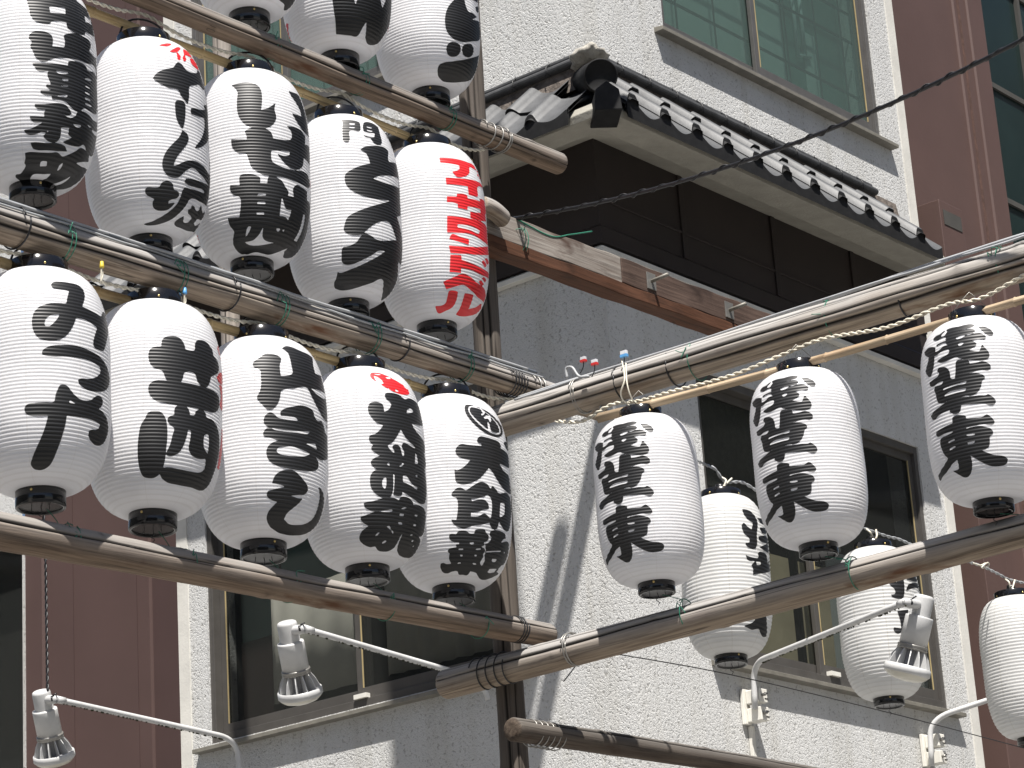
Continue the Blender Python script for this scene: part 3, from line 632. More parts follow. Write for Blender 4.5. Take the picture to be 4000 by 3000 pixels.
# squared beam with bolts
bm_ = empty('squared_beam', SA(0.08, 5.83, -0.06), 'weathered squared timber beam bolted behind the corner post, reddish underneath', 'beam')
p0, p1 = SA(0.075, 0, -0.02), SA(2.18, 0, -0.02)
def sb(t, o, z): return SA(t, z, o)
def local_box(name, p0, p1, w0, w1, h0, h1, mat, parent, bevel):
    ln = float(np.linalg.norm(p1-p0)); q = MB(); n = 40; vs = []
    for i in range(n+1):
        x = ln*i/n; j = [0.002*math.sin(x*9+k*1.7)+0.0015*math.sin(x*23+k) for k in range(4)]
        vs += [(x, w0+j[0], h0+j[1]), (x, w1+j[1], h0+j[2]), (x, w1+j[2], h1+j[3]), (x, w0+j[3], h1+j[0])]
    fs = [(i*4+k, i*4+(k+1) % 4, i*4+4+(k+1) % 4, i*4+4+k) for i in range(n) for k in range(4)]+[(0, 1, 2, 3), (n*4, n*4+1, n*4+2, n*4+3)]
    q.add(vs, fs); me = q.mesh(name); me.materials.append(M_[mat]); ob = bpy.data.objects.new(name, me); COL.objects.link(ob); ob.parent = parent
    ob.matrix_parent_inverse = root_matrix(parent).inverted(); ob.matrix_basis = frame_of(p0, p1)
    md = ob.modifiers.new('bevel', 'BEVEL'); md.width = bevel; md.segments = 2; md.limit_method = 'ANGLE'; md.angle_limit = math.radians(40); return ob
local_box('timber', SA(0.0, 5.893, -0.045), SA(0.95, 5.893, -0.045), -0.045, 0.045, -0.061, 0.062, 'beam', bm_, 0.004)
local_box('timber', SA(0.952, 5.893, -0.045), SA(2.16, 5.893, -0.045), -0.045, 0.045, -0.061, 0.062, 'beam_stained', bm_, 0.004)['label'] = 'dark brown stained right half of the beam'
local_box('lower_batten', SA(0.0, 5.80, -0.042), SA(2.16, 5.80, -0.042), -0.046, 0.046, -0.027, 0.030, 'beam_red', bm_, 0.004)
for px, py in ((2545, 1135), (2850, 1248)):
    q = HS(px, py, 0.0); t = (q-S) @ AS
    mb = MB(); mb.box(sb, t-0.032, t+0.032, 0.0, 0.006, 5.85, 5.93); w = mb.build('washer_plate', M_['steel'], bm_, bevel=0.001)
    mb = MB(); mb.tube([SA(t, 5.89, 0.0), SA(t, 5.895, 0.10)], 0.009, 10); mb.build('bolt', M_['sill'], bm_)
def strand(name, pts, r, mat, label, cat, group=None, n=10, seg=7, parent=None):
    mb = MB(); mb.tube(spline(pts, n) if len(pts) > 2 else pts, r, seg); o = mb.build(name, M_[mat], parent)
    return o if parent is not None else tag(o, label, cat, group)
def ring_pts(c, ax, r, t0=0, t1=2*math.pi, n=24, pitch=0.0, squash=1.0):
    ax = ax/np.linalg.norm(ax); u = np.cross(ax, Z); u = u/np.linalg.norm(u) if np.linalg.norm(u) > 0.1 else v3(1, 0, 0); w = np.cross(u, ax)
    return [c+r*(math.cos(t)*u*squash+math.sin(t)*w)+ax*pitch*(t-t0)/(2*math.pi) for t in np.linspace(t0, t1, n)]
def lashing(name, c, ax, r, turns, mat, wr, label, group, pitch=0.008, tail=None, cat='wire tie'):
    mb = MB(); mb.tube(ring_pts(c, ax, r, 0.3, 0.3+2*math.pi*turns, int(26*turns), pitch), wr, 6)
    if tail is not None: mb.tube(spline([c+r*0.98*Z*0.2+np.asarray(t_) for t_ in tail], 6), wr, 5)
    return tag(mb.build(name, M_[mat]), label, cat, group)
LASH = 'wire and twine lashings round the poles'
lashing('wire_lashing', SA(-0.02, 6.28, 0.03), AS, 0.056, 3, 'steel', 0.003, 'steel wire lashing on the upper left pole near the corner post', LASH, 0.05)
lashing('wire_lashing', SA(0.12, 6.283, 0.03), AS, 0.056, 1, 'steel', 0.003, 'single wire loop beside the sawn end of the upper left pole', LASH, 0.02)
lashing('wire_lashing', SA(0.03, 5.16, 0.03), AS, 0.062, 5, 'wire', 0.003, 'tight black wire lashing on the middle left pole at the corner', LASH, 0.018)
lashing('wire_lashing', SA(0.18, 5.16, 0.03), AS, 0.060, 3, 'steel', 0.003, 'grey wire lashing where the middle left pole meets the right one', LASH, 0.03)
lashing('wire_lashing', SA(-0.01, 4.092, 0.03), AS, 0.052, 3, 'wire', 0.003, 'black wire lashing at the end of the lower left pole', LASH, 0.015)
lashing('wire_lashing', SB(0.40, 5.0, -0.06), BS, 0.074, 2, 'steel', 0.003, 'pair of pale wire loops near the corner end of the upper right pole', LASH, 0.012)
lashing('wire_lashing', SB(0.62, 4.995, -0.06), BS, 0.074, 1, 'wire', 0.0035, 'black cable tie on the upper right pole left of the plugs', LASH, 0.01)
lashing('wire_lashing', SB(0.88, 4.99, -0.06), BS, 0.074, 1, 'wire', 0.0035, 'black cable tie on the upper right pole beside the blue connector', LASH, 0.01)
lashing('wire_lashing', SB(1.93, 4.98, -0.06), BS, 0.075, 1, 'wire', 0.0035, 'black cable tie midway along the upper right pole', LASH, 0.03)
lashing('wire_lashing', SB(-0.22, 3.96, -0.06), BS, 0.067, 4, 'wire', 0.003, 'crossed dark wire lashing on the blunt end of the lower right pole', LASH, 0.045)
lashing('wire_lashing', SB(0.26, 3.97, -0.06), BS, 0.067, 2, 'steel', 0.003, 'bright double wire loop on the lower right pole beside the post', LASH, 0.012)
lashing('wire_lashing', SA(-0.03, 3.655, 0.09), AS, 0.054, 5, 'steel', 0.0028, 'coiled wire lashing on the lowest pole where it crosses the post', LASH, 0.035)
for k, t in enumerate((-2.55, -1.55, -0.62)):
    lashing('wire_lashing', SA(t, 5.165+0.006, 0.03), AS, 0.076-0.007*k, 1, 'wire', 0.0035, ['black cable tie on the middle left pole at the far left edge', 'black cable tie round cables and pole between the second and third lanterns', 'black cable tie round cables and pole near the red lettered lantern'][k], LASH, 0.02)

# ================================================================== LANTERNS
H_ = {'M': 0.825, 'L': 0.835, 'T': 0.825, 'R': 0.715, 'B': 0.79}
def lantern_profile(Rm, Ht, capr_t, capr_b, n, m, zs, cap_t, cap_b):
    """paper radius at heights zs measured from the bottom of the lower cap"""
    z0, z1 = cap_b, Ht; t = np.clip((zs-z0)/(z1-z0), 0, 1); u = np.abs(2*t-1)
    rc = np.where(t < 0.5, capr_b*0.97, capr_t*0.97); return rc+(Rm-rc)*np.power(np.clip(1-u**n, 0, 1), 1/m)
TYPES = {  # R, paper height incl. lower cap, top cap radius, bottom cap radius, shape n, m, ribs, lower cap height, upper cap height
    'M': (0.2285, 0.825, 0.099, 0.083, 3.6, 2.0, 60, 0.052, 0.050),
    'L': (0.2425, 0.840, 0.103, 0.086, 3.6, 2.0, 60, 0.058, 0.052),
    'T': (0.2250, 0.825, 0.097, 0.082, 3.6, 2.0, 60, 0.056, 0.050),
    'R': (0.2060, 0.712, 0.083, 0.073, 4.4, 2.1, 54, 0.042, 0.045),
    'B': (0.2060, 0.800, 0.095, 0.077, 3.8, 2.0, 42, 0.040, 0.038)}
AMP = {'M': 0.0020, 'L': 0.0020, 'T': 0.0020, 'R': 0.0018, 'B': 0.0030}
def rib_wave(zs, ty):
    z0, z1, nr = TYPES[ty][7], TYPES[ty][1], TYPES[ty][6]
    f = (zs-z0)/(z1-z0)*nr; return np.abs(np.cos(math.pi*f))     # 1 at the hoops, sagging to 0 between them
def surf_r(zs, ty):
    Rm, Ht, ct, cb, n, m, nr, hb, htp = TYPES[ty]; e = np.clip(np.minimum(zs-hb, Ht-zs)/0.03, 0, 1)
    return lantern_profile(Rm, Ht, ct, cb, n, m, zs, None, hb)+AMP[ty]*1.0*(rib_wave(zs, ty)**1.3)*(0.35+0.65*e)
# name: type, plane, top-circle pixel centre x, y, bottom disc centre x, y, radius scale
def _c(ty, pl, tx, ty_, bx, by_): return (ty, pl, tx, ty_, bx, by_)
LAN = {
 'L1': ('L', 'A', 150, 1075+38, 159, 1989-31), 'L2': ('L', 'A', 606, 1203+36, 597, 2076-29), 'L3': ('L', 'A', 1021, 1338+35, 1030, 2192-28),
 'L4': ('L', 'A', 1403, 1441+34, 1437, 2297-27), 'L5': ('L', 'A', 1746, 1567+33, 1773, 2353-26),
 'M2': ('M', 'A', 562, 154+40, 587, None), 'M3': ('M', 'A', 973, 307+38, 985, 1081-31), 'M4': ('M', 'A', 1323, 453+37, 1363, None), 'M5': ('M', 'A', 1671, 591+36, 1707, 1320-29),
 'M1': ('M', 'A', 125, None, 129, 790), 'T1': ('T', 'A', 950, None, 976, 142-31), 'T2': ('T', 'A', 1300, None, 1328, 303-30), 'T3': ('T', 'A', 1660, None, 1685, 441-29),
 'R1': ('R', 'B', 2506, 1629+27, 2566, 2330-22), 'R2': ('R', 'B', 3124, 1450+28, 3199, 2185-24), 'R3': ('R', 'B', 3802, 1256+30, 3882, 2011-25),
 'B1': ('B', 'C', 2816, 1927+26, 2857, 2618-20), 'B2': ('B', 'C', 3412, 2140+24, 3473, 2765-18), 'B3': ('B', 'C', 3958, 2340+22, 4030, 2905-18)}
def lantern_frame(key):
    ty, pl, tx, ty_, bx, by_ = LAN[key]; Ht = TYPES[ty][1]
    h = (lambda x, y: HS(x, y)) if pl == 'A' else ((lambda x, y: HS(x, y, -0.2)) if pl == 'C' else (lambda x, y: HB(x, y)))
    if ty_ is None: pb = h(bx, by_); up = Z*1.0; q = h(tx, 0); d = (q-pb); up = Z+(d-Z*d[2])*0.0; 
    if by_ is None:
        pt = h(tx, ty_); zt = pt[2]-Ht; lo, hi = ty_, ty_+1300
        for _ in range(40):
            mid = (lo+hi)/2
            if h(bx, mid)[2] > zt: lo = mid
            else: hi = mid
        pb = h(bx, (lo+hi)/2); up = pt-pb
    elif ty_ is not None:
        pt = h(tx, ty_); pb = h(bx, by_); up = pt-pb; c = (pt+pb)/2; up /= np.linalg.norm(up); pb = c-up*Ht/2
    up = up/np.linalg.norm(up)
    x = v3(1, 0, 0)-up*up[0]; x /= np.linalg.norm(x); y = np.cross(up, x)
    return pb, x, y, up
# painted characters and crests: ('s'olid | 'h'ole, outline as arc-length, height in mm on the paper)
def _p(t): v = [int(x) for x in t.split()]; return list(zip(v[::2], v[1::2]))
LETTERS = {}
LETTERS['L1'] = [
 ('ink', [('s', _p('92 731 100 742 131 748 171 750 209 749 231 738 233 715 224 692 209 665 242 659 280 656 313 656 341 681 391 694 384 672 390 653 387 630 351 587 328 550 312 528 280 522 254 525 250 539 259 567 270 591 275 601 241 611 209 616 184 615 180 615 172 598 155 565 137 542 116 527 93 520 69 520 46 527 31 545 24 566 22 591 27 617 43 640 67 652 92 659 121 662 143 664 148 681 155 700 161 714 148 716 117 716 97 720')),
  ('h', _p('64 583 70 600 86 613 117 618 108 602 94 584 80 572 66 573')),
  ('s', _p('54 476 58 486 69 495 92 503 124 508 167 512 209 510 253 504 293 497 324 485 352 469 374 446 364 422 335 396 297 376 256 365 217 363 192 372 183 381 181 391 192 398 222 403 250 412 277 429 290 445 286 461 271 465 240 470 208 471 171 470 132 468 96 465 65 467 56 470')),
  ('s', _p('-6 275 -4 288 7 296 28 299 67 301 92 303 98 328 106 349 114 364 127 367 139 364 149 353 169 333 192 323 217 324 238 332 253 345 275 355 297 352 301 336 290 319 276 308 303 304 332 292 352 273 361 255 352 228 334 203 303 187 272 185 248 194 235 207 235 223 246 229 271 235 286 246 287 257 270 260 230 262 189 261 138 260 135 231 128 200 120 170 110 141 100 116 88 100 62 89 34 87 10 93 2 104 9 116 28 147 47 179 61 212 69 239 73 255 39 254 16 256 0 262')),
  ('h', _p('147 316 174 303 146 304'))]),
]
LETTERS['L2'] = [
 ('ink', [('s', _p('15 567 18 589 26 600 40 604 60 606 61 625 67 639 80 647 101 652 123 650 138 639 147 622 150 606 188 611 192 637 202 653 220 660 245 663 272 653 290 639 291 621 319 613 334 595 328 571 294 546 270 531 264 510 249 488 227 482 207 489 197 502 189 521 144 516 140 497 131 479 122 472 88 471 76 487 63 515 39 522 23 538')),
  ('s', _p('17 436 17 455 27 470 43 477 83 478 131 479 197 481 249 483 294 484 329 478 340 456 330 430 294 404 249 395 197 393 145 391 106 391 72 394 44 401 26 416')),
  ('s', _p('7 337 16 356 36 363 61 359 75 342 82 317 85 271 82 226 78 179 67 148 44 132 15 130 -6 136 -16 156 -21 187 -21 226 -16 275 -8 312')),
  ('s', _p('84 337 94 347 107 353 108 371 114 385 129 394 149 394 165 380 169 363 189 366 192 379 205 389 228 393 242 385 245 373 278 372 309 362 333 339 344 308 348 266 343 230 335 186 328 146 304 123 222 117 141 116 91 121 69 134 62 148 68 161 84 166 141 165 219 166 249 174 261 187 255 222 228 214 199 214 179 224 169 241 172 270 174 304 162 306 157 280 145 241 131 219 112 207 92 204 83 210 85 218 96 244 103 277 108 305 94 314 86 324')),
  ('h', _p('243 307 237 302 238 260 257 244 262 241 260 304 256 310'))]),
 ('ink_red', [('s', _p('342 667 367 689 375 674 379 648 392 626 376 638')),
  ('s', _p('311 543 339 570 388 587 392 568 390 549 336 530')),
  ('s', _p('333 520 377 531 395 502 395 458 371 436 343 448 356 488')),
  ('s', _p('378 372 398 371 401 258 389 219 356 217 355 269'))]),
]
LETTERS['L3'] = [
 ('ink', [('s', _p('-7 687 16 706 44 726 67 726 95 719 105 710 97 679 99 635 147 651 147 686 145 716 140 740 116 756 137 770 174 771 225 764 275 763 334 751 354 724 350 680 361 637 369 584 380 533 384 520 322 513 273 539 238 575 211 607 153 593 99 575 93 548 82 520 65 501 48 498 27 518 8 544 19 571 24 600 23 628 20 657 -4 670')),
  ('h', _p('305 759 348 741 354 697 279 684 279 719')),
  ('h', _p('231 611 281 617 370 631 348 604 278 595')),
  ('s', _p('31 455 39 478 56 488 71 482 80 472 122 465 165 468 158 477 131 479 95 478 93 491 109 506 146 520 177 530 216 530 242 521 248 504 271 492 298 499 320 485 333 466 371 461 372 443 371 424 377 404 366 377 315 352 275 342 244 350 267 333 271 317 257 297 220 284 169 277 121 278 80 284 52 300 41 322 40 339 48 359 63 372 85 381 51 391 32 395 29 408 39 424 49 429 45 433 35 442')),
  ('h', _p('56 430 86 425 149 426 220 437 217 430 149 419 99 418 68 422')),
  ('h', _p('77 341 83 352 107 359 139 364 173 359 221 351 195 336 153 328 116 326 85 331')),
  ('h', _p('193 385 252 397 261 377 225 381')),
  ('s', _p('344 502 380 510 371 484 370 492')),
  ('s', _p('61 220 70 245 89 263 116 273 144 273 170 260 193 244 213 229 219 213 207 196 179 189 142 182 176 177 199 180 186 162 159 139 137 120 131 103 160 93 214 93 271 105 303 127 310 153 307 182 301 210 279 237 302 237 333 224 364 201 381 171 394 135 377 105 339 81 276 69 186 65 102 70 55 84 42 102 48 121 67 140 86 156 61 161 41 175 44 190 64 197 91 204 112 209 100 215'))]),
]
LETTERS['L4'] = [
 ('ink_red', [('s', _p('66 769 72 783 92 787 126 785 162 776 198 762 240 750 269 734 266 719 242 708 199 701 157 708 120 724 90 743 72 757')),
  ('h', _p('83 772 100 766 118 752 123 737 105 731 87 749')),
  ('h', _p('140 768 166 774 172 766 150 762')),
  ('h', _p('234 760 263 751 261 734 245 743')),
  ('h', _p('179 720 195 715 185 708 173 709')),
  ('h', _p('142 722 146 713 138 713')),
  ('h', _p('81 781 115 782 128 780 103 775'))]),
 ('ink', [('s', _p('118 683 123 692 141 697 173 698 201 692 215 683 249 694 298 696 344 690 356 671 355 643 363 627 357 614 303 595 261 588 241 586 252 572 286 554 337 542 364 524 361 504 326 490 360 481 383 458 342 423 354 393 356 356 342 315 328 289 306 278 272 273 232 281 195 292 172 300 169 286 150 279 132 282 118 272 80 270 58 284 43 306 39 331 43 356 54 371 67 378 52 391 45 404 49 415 64 426 84 434 61 447 49 461 52 470 58 476 45 489 42 504 46 513 64 519 83 534 101 558 77 564 57 586 45 609 45 632 53 646 72 653 90 651 105 642 108 627 107 611 127 623 136 634 142 652 124 667')),
  ('h', _p('216 624 221 637 251 651 264 640 237 629')),
  ('h', _p('178 550 202 519 257 492 250 488 206 497 186 496 178 481 189 464 187 444 179 444 175 466 165 483 150 485 138 479 134 473 144 456 140 450 125 461 114 477 134 490 152 511 166 532')),
  ('h', _p('255 471 264 466 272 430 250 427')),
  ('h', _p('106 402 120 411 118 395')),
  ('h', _p('186 414 174 401 158 397 170 406 179 416')),
  ('h', _p('103 349 93 347 86 332 87 312 94 302 99 307')),
  ('h', _p('177 364 193 367 222 341 257 332 256 322 211 332 176 340')),
  ('h', _p('247 377 262 386 261 372')),
  ('h', _p('132 364 139 365 130 284 126 273 117 272 126 287')),
  ('s', _p('12 248 21 251 50 255 84 266 110 270 134 272 155 263 163 277 186 282 211 278 227 269 231 259 258 263 298 264 333 259 358 236 366 209 379 187 360 168 320 155 357 149 381 141 385 124 397 105 386 92 336 81 275 78 221 83 196 95 189 112 192 135 195 147 189 141 181 115 173 96 148 84 114 81 77 85 64 94 34 93 0 103 -16 117 -15 129 -4 144 13 156 30 164 10 173 -3 187 -3 197 12 201 35 209 57 215 95 215 129 218 127 227 95 221 50 217 28 223 15 233')),
  ('h', _p('167 233 185 242 195 241 183 234')),
  ('h', _p('162 215 183 216 185 208 163 207')),
  ('h', _p('247 224 265 226 266 219 247 218')),
  ('h', _p('160 183 180 183 183 176 162 175')),
  ('h', _p('248 189 266 190 266 183 248 182')),
  ('h', _p('57 129 67 139 79 143 68 131')),
  ('h', _p('93 105 107 115 119 116 110 107')),
  ('h', _p('107 162 119 167 130 153 144 146 143 139 126 153')),
  ('h', _p('243 148 255 152 260 149 247 145')),
  ('h', _p('268 131 279 135 287 131 275 127')),
  ('h', _p('288 112 303 116 310 122 314 115'))]),
]
LETTERS['L5'] = [
 ('ink', [('s', _p('89 742 96 758 116 763 150 761 192 755 236 744 282 728 326 713 317 685 286 658 249 641 210 636 170 643 136 662 109 688 92 716')),
  ('h', _p('106 742 116 756 139 760 179 753 219 737 258 720 289 699 287 676 260 656 225 649 182 656 147 676 120 702 107 726')),
  ('s', _p('113 740 122 751 142 753 182 747 218 731 254 712 274 693 274 674 255 662 226 656 188 663 155 682 127 707 113 727')),
  ('h', _p('178 757 191 749 197 737 185 727 168 718 170 727 183 734 177 748')),
  ('h', _p('180 714 201 727 227 728 227 711 214 698 207 711 183 706')),
  ('h', _p('197 698 206 692 206 671 210 660 193 658 193 675')),
  ('s', _p('128 601 133 613 144 622 172 624 208 623 251 620 267 608 257 596 295 595 350 588 346 559 355 541 315 530 242 527 272 506 338 494 351 467 365 444 357 433 306 422 258 432 222 458 196 484 179 495 157 469 130 442 97 423 70 414 47 415 33 425 30 448 28 479 35 471 53 477 76 495 95 517 62 521 42 533 35 550 40 566 60 581 84 579 112 579 148 582 146 592 133 592')),
  ('s', _p('295 630 346 646 358 634 359 611 356 592 369 610 312 616')),
  ('s', _p('13 373 21 385 38 399 52 400 71 390 88 401 114 419 138 431 159 429 177 418 184 408 195 424 213 415 230 402 290 417 331 415 354 399 361 370 336 316 322 282 301 260 270 257 243 270 226 283 224 266 216 251 197 246 182 252 174 268 133 255 92 246 61 234 34 241 16 254 9 270 29 268 32 358 20 362')),
  ('h', _p('92 355 118 360 152 372 168 381 185 366 180 287 176 287 150 302 120 287 88 284 89 299 116 304 146 316 171 323 169 344 152 357 118 354 94 345')),
  ('h', _p('240 361 270 368 265 320 232 301 235 336')),
  ('s', _p('-3 201 1 213 30 214 32 222 49 226 73 224 83 217 105 218 107 231 130 237 156 236 158 227 172 220 176 206 168 194 152 189 159 179 141 170 162 166 168 154 159 148 164 135 157 122 157 112 174 106 179 124 169 143 171 153 160 183 181 193 191 212 179 221 181 234 206 244 249 247 281 241 289 228 263 215 258 204 329 221 350 199 363 172 356 144 317 122 315 104 366 106 324 85 286 72 215 70 169 79 162 81 113 84 111 76 71 73 42 75 38 81 3 82 -27 78 -56 84 -60 99 -55 108 -37 111 -26 107 1 107 -9 124 -4 143 -12 147 -10 156 9 162 29 164 23 174 39 175 39 182 10 185')),
  ('h', _p('85 183 105 185 106 178 87 177')),
  ('h', _p('35 159 61 159 59 155 36 155')),
  ('h', _p('115 161 142 165 143 161 118 158')),
  ('h', _p('45 137 56 137 57 131 45 131')),
  ('h', _p('114 139 126 140 128 135 116 134')),
  ('h', _p('32 109 51 110 52 107 32 106')),
  ('h', _p('113 111 133 110 137 107 116 107')),
  ('h', _p('172 157 268 175 268 170 173 153')),
  ('h', _p('220 136 255 141 254 130 230 127')),
  ('h', _p('236 92 236 102 294 111 295 99 260 91')),
  ('h', _p('290 177 310 178 306 171'))]),
]
LETTERS['M1'] = [
 ('ink', [('s', _p('21 730 237 776 249 731 276 722 333 724 340 698 369 679 352 633 359 616 356 603 371 628 287 607 266 603 261 592 233 581 194 580 174 591 173 609 111 597 107 589 82 585 53 595 38 618 33 652 27 672')),
  ('h', _p('107 660 173 669 171 643 110 635')),
  ('h', _p('277 676 342 687 344 668 277 650')),
  ('s', _p('35 540 49 552 69 555 94 553 110 546 117 529 114 501 160 507 163 535 158 552 178 566 210 577 253 579 292 577 300 567 284 537 319 534 361 545 372 578 369 586 370 568 363 528 374 496 384 469 367 465 344 496 262 480 212 475 162 467 118 455 92 440 76 438 56 451 46 477 37 495 43 513 33 524')),
  ('s', _p('42 432 92 433 176 441 176 455 201 466 235 472 262 469 271 459 342 472 366 456 374 428 372 411 365 424 365 442 378 421 373 400 378 389 378 357 369 326 388 348 365 351 347 316 284 302 247 299 235 286 207 275 191 281 161 298 112 297 110 312 143 313 170 317 170 326 84 311 71 319 71 327 112 330 92 342 90 351 108 352 104 366 96 387 98 401 109 407 64 401 52 415')),
  ('h', _p('149 383 176 388 176 382 152 378')),
  ('h', _p('257 419 298 427 301 424 259 414')),
  ('h', _p('145 356 176 363 176 359 146 353')),
  ('h', _p('257 391 292 395 290 391 257 386')),
  ('h', _p('255 367 287 370 285 364 255 361')),
  ('h', _p('255 344 287 346 296 343 255 336')),
  ('h', _p('255 322 299 329 296 323 255 318')),
  ('h', _p('126 409 175 414 175 409 134 401')),
  ('s', _p('50 274 92 278 143 288 161 287 181 274 191 260 177 250 156 249 183 243 208 258 217 276 248 287 281 286 316 280 374 297 376 280 388 267 337 247 312 243 327 236 393 251 394 225 403 197 391 205 397 185 377 168 328 157 296 164 272 173 254 161 223 153 176 152 165 155 188 168 203 178 185 185 186 208 151 202 153 183 150 163 140 151 116 147 94 154 84 164 93 175 77 177 51 167 29 166 14 176 10 183 34 186 64 200 82 212 47 210 37 218 33 230 86 230 84 245 90 256 63 256 53 264')),
  ('h', _p('200 226 240 232 238 226 212 219')),
  ('h', _p('270 247 310 249 287 242')),
  ('h', _p('89 178 103 184 103 178')),
  ('s', _p('35 140 51 142 98 142 146 148 170 146 187 138 195 129 169 125 101 120 62 118 42 124')),
  ('s', _p('9 110 24 112 77 112 128 115 149 119 168 114 181 111 212 124 242 143 257 156 289 161 327 158 350 149 358 139 300 120 266 107 320 110 405 127 409 108 419 93 422 79 415 80 428 63 430 52 327 51 310 62 300 74 290 62 279 52 265 52 178 51 109 52 138 52 160 56 162 62 118 59 48 57 18 52 -51 52 -109 52 -102 52 -76 59 -37 60 -6 68 7 76 0 82 9 94')),
  ('h', _p('82 85 114 88 116 76 80 74')),
  ('h', _p('185 72 183 84 194 94 200 85 194 73'))]),
]
LETTERS['M2'] = [
 ('ink_red', [('s', _p('97 753 129 768 172 779 157 765 124 753')),
  ('s', _p('142 732 169 750 208 771 223 770 181 737 195 724 184 700 173 702 178 736 156 730')),
  ('s', _p('234 765 265 777 297 772 296 753 313 752 269 745 227 735 225 715 206 701 204 716 222 739')),
  ('s', _p('256 729 307 745 324 731 322 710 285 702 256 709')),
  ('h', _p('265 768 282 767 294 766 262 761'))]),
 ('ink', [('s', _p('61 602 75 622 98 639 127 651 147 660 157 675 176 690 194 680 206 666 276 676 299 698 327 700 330 679 346 657 365 637 350 592 355 561 348 568 352 591 367 609 345 609 346 626 347 639 308 621 282 628 246 613 213 595 208 555 199 521 183 534 168 549 159 566 117 569 86 582 69 593')),
  ('s', _p('147 521 172 527 185 523 188 494 184 455 175 423 170 415 158 428 147 451 143 483')),
  ('s', _p('214 506 222 512 266 521 313 538 303 553 335 566 350 559 354 537 353 513 359 485 359 506 358 473 348 436 298 392 255 364 227 353 234 364 265 398 291 436 305 469 302 501 248 489 215 487')),
  ('s', _p('361 474 379 468 362 437 377 453')),
  ('s', _p('170 410 188 403 198 390 195 371 170 333 149 306 135 281 129 262 144 267 174 286 207 299 246 304 284 299 325 292 372 297 358 310 356 355 366 416 361 418 357 379 364 345 365 308 376 276 384 251 371 244 324 250 272 259 240 268 214 272 180 250 156 225 131 217 110 221 94 236 86 257 89 284 104 317 132 352 156 380')),
  ('s', _p('19 168 25 176 54 176 75 179 83 193 101 203 120 201 131 192 135 177 153 173 163 162 155 149 130 140 118 133 119 126 151 133 140 120 122 107 89 101 61 104 50 113 49 128 57 137 35 145 21 155')),
  ('s', _p('180 211 185 223 211 229 259 234 319 242 378 244 392 227 375 192 397 183 376 179 293 166 220 157 209 135 190 108 161 84 110 68 46 62 2 64 -4 66 52 72 99 86 134 105 160 130 170 155 176 181 183 190 210 192 306 203 304 209 241 205 196 204')),
  ('s', _p('228 123 242 130 240 141 262 139 281 131 299 136 302 157 335 147 346 142 382 163 394 149 378 126 318 107 318 96 346 94 392 121 394 113 402 95 406 87 329 72 252 68 190 71 181 76 194 87 220 100 228 87 267 88 275 102 254 109 231 114'))]),
]
LETTERS['M3'] = [
 ('ink', [('s', _p('-49 709 -13 716 28 716 61 703 73 681 75 642 69 592 96 604 132 635 124 604 130 570 120 544 99 523 76 516 40 514 10 528 -12 556 -22 592 -23 638 -22 674 -32 692')),
  ('s', _p('211 712 245 717 303 722 317 692 329 652 337 610 340 577 351 566 284 557 234 581 209 610 269 618 269 641 243 671 219 694')),
  ('s', _p('-47 473 5 467 13 467 11 487 5 499 18 510 53 515 85 515 107 502 115 479 196 495 200 525 177 545 218 553 264 553 294 541 289 507 339 517 365 499 353 464 354 448 276 446 270 414 239 384 199 372 165 384 144 403 130 419 155 415 188 429 189 441 106 427 110 382 154 367 205 369 274 386 324 383 344 358 322 338 224 325 153 324 99 321 77 321 51 333 29 352 19 381 10 407 -18 412 -41 434 -47 459')),
  ('s', _p('-55 284 -16 279 -18 307 -13 320 7 324 37 321 61 308 59 288 88 289 90 308 99 323 123 320 153 305 164 289 181 270 176 255 209 259 205 272 202 289 224 314 263 315 300 315 303 278 351 279 373 249 370 209 390 179 387 139 399 105 389 80 353 65 298 62 263 71 265 82 229 66 193 56 124 54 61 55 -38 53 -83 59 -86 73 -74 92 -59 113 -73 134 -77 163 -26 159 -18 234 -41 243 -54 260')),
  ('h', _p('52 245 84 248 84 240 52 238')),
  ('h', _p('49 214 82 216 82 207 49 205')),
  ('h', _p('47 175 79 177 78 168 47 166')),
  ('h', _p('150 249 159 228 175 204 203 207 200 188 193 165 175 174 148 172 148 212')),
  ('h', _p('282 214 299 217 305 166 298 113 271 111 281 149')),
  ('h', _p('10 125 24 125 14 108 -7 91')),
  ('h', _p('79 127 82 92 109 83 163 83 -10 75 -13 78 37 84 65 103')),
  ('h', _p('143 127 164 129 159 118 150 118')),
  ('h', _p('175 126 187 130 186 122'))]),
 ('ink_red', [('s', _p('361 389 364 381 352 327 355 314 353 347')),
  ('s', _p('-326 169 -315 165 -343 112 -339 111'))]),
]
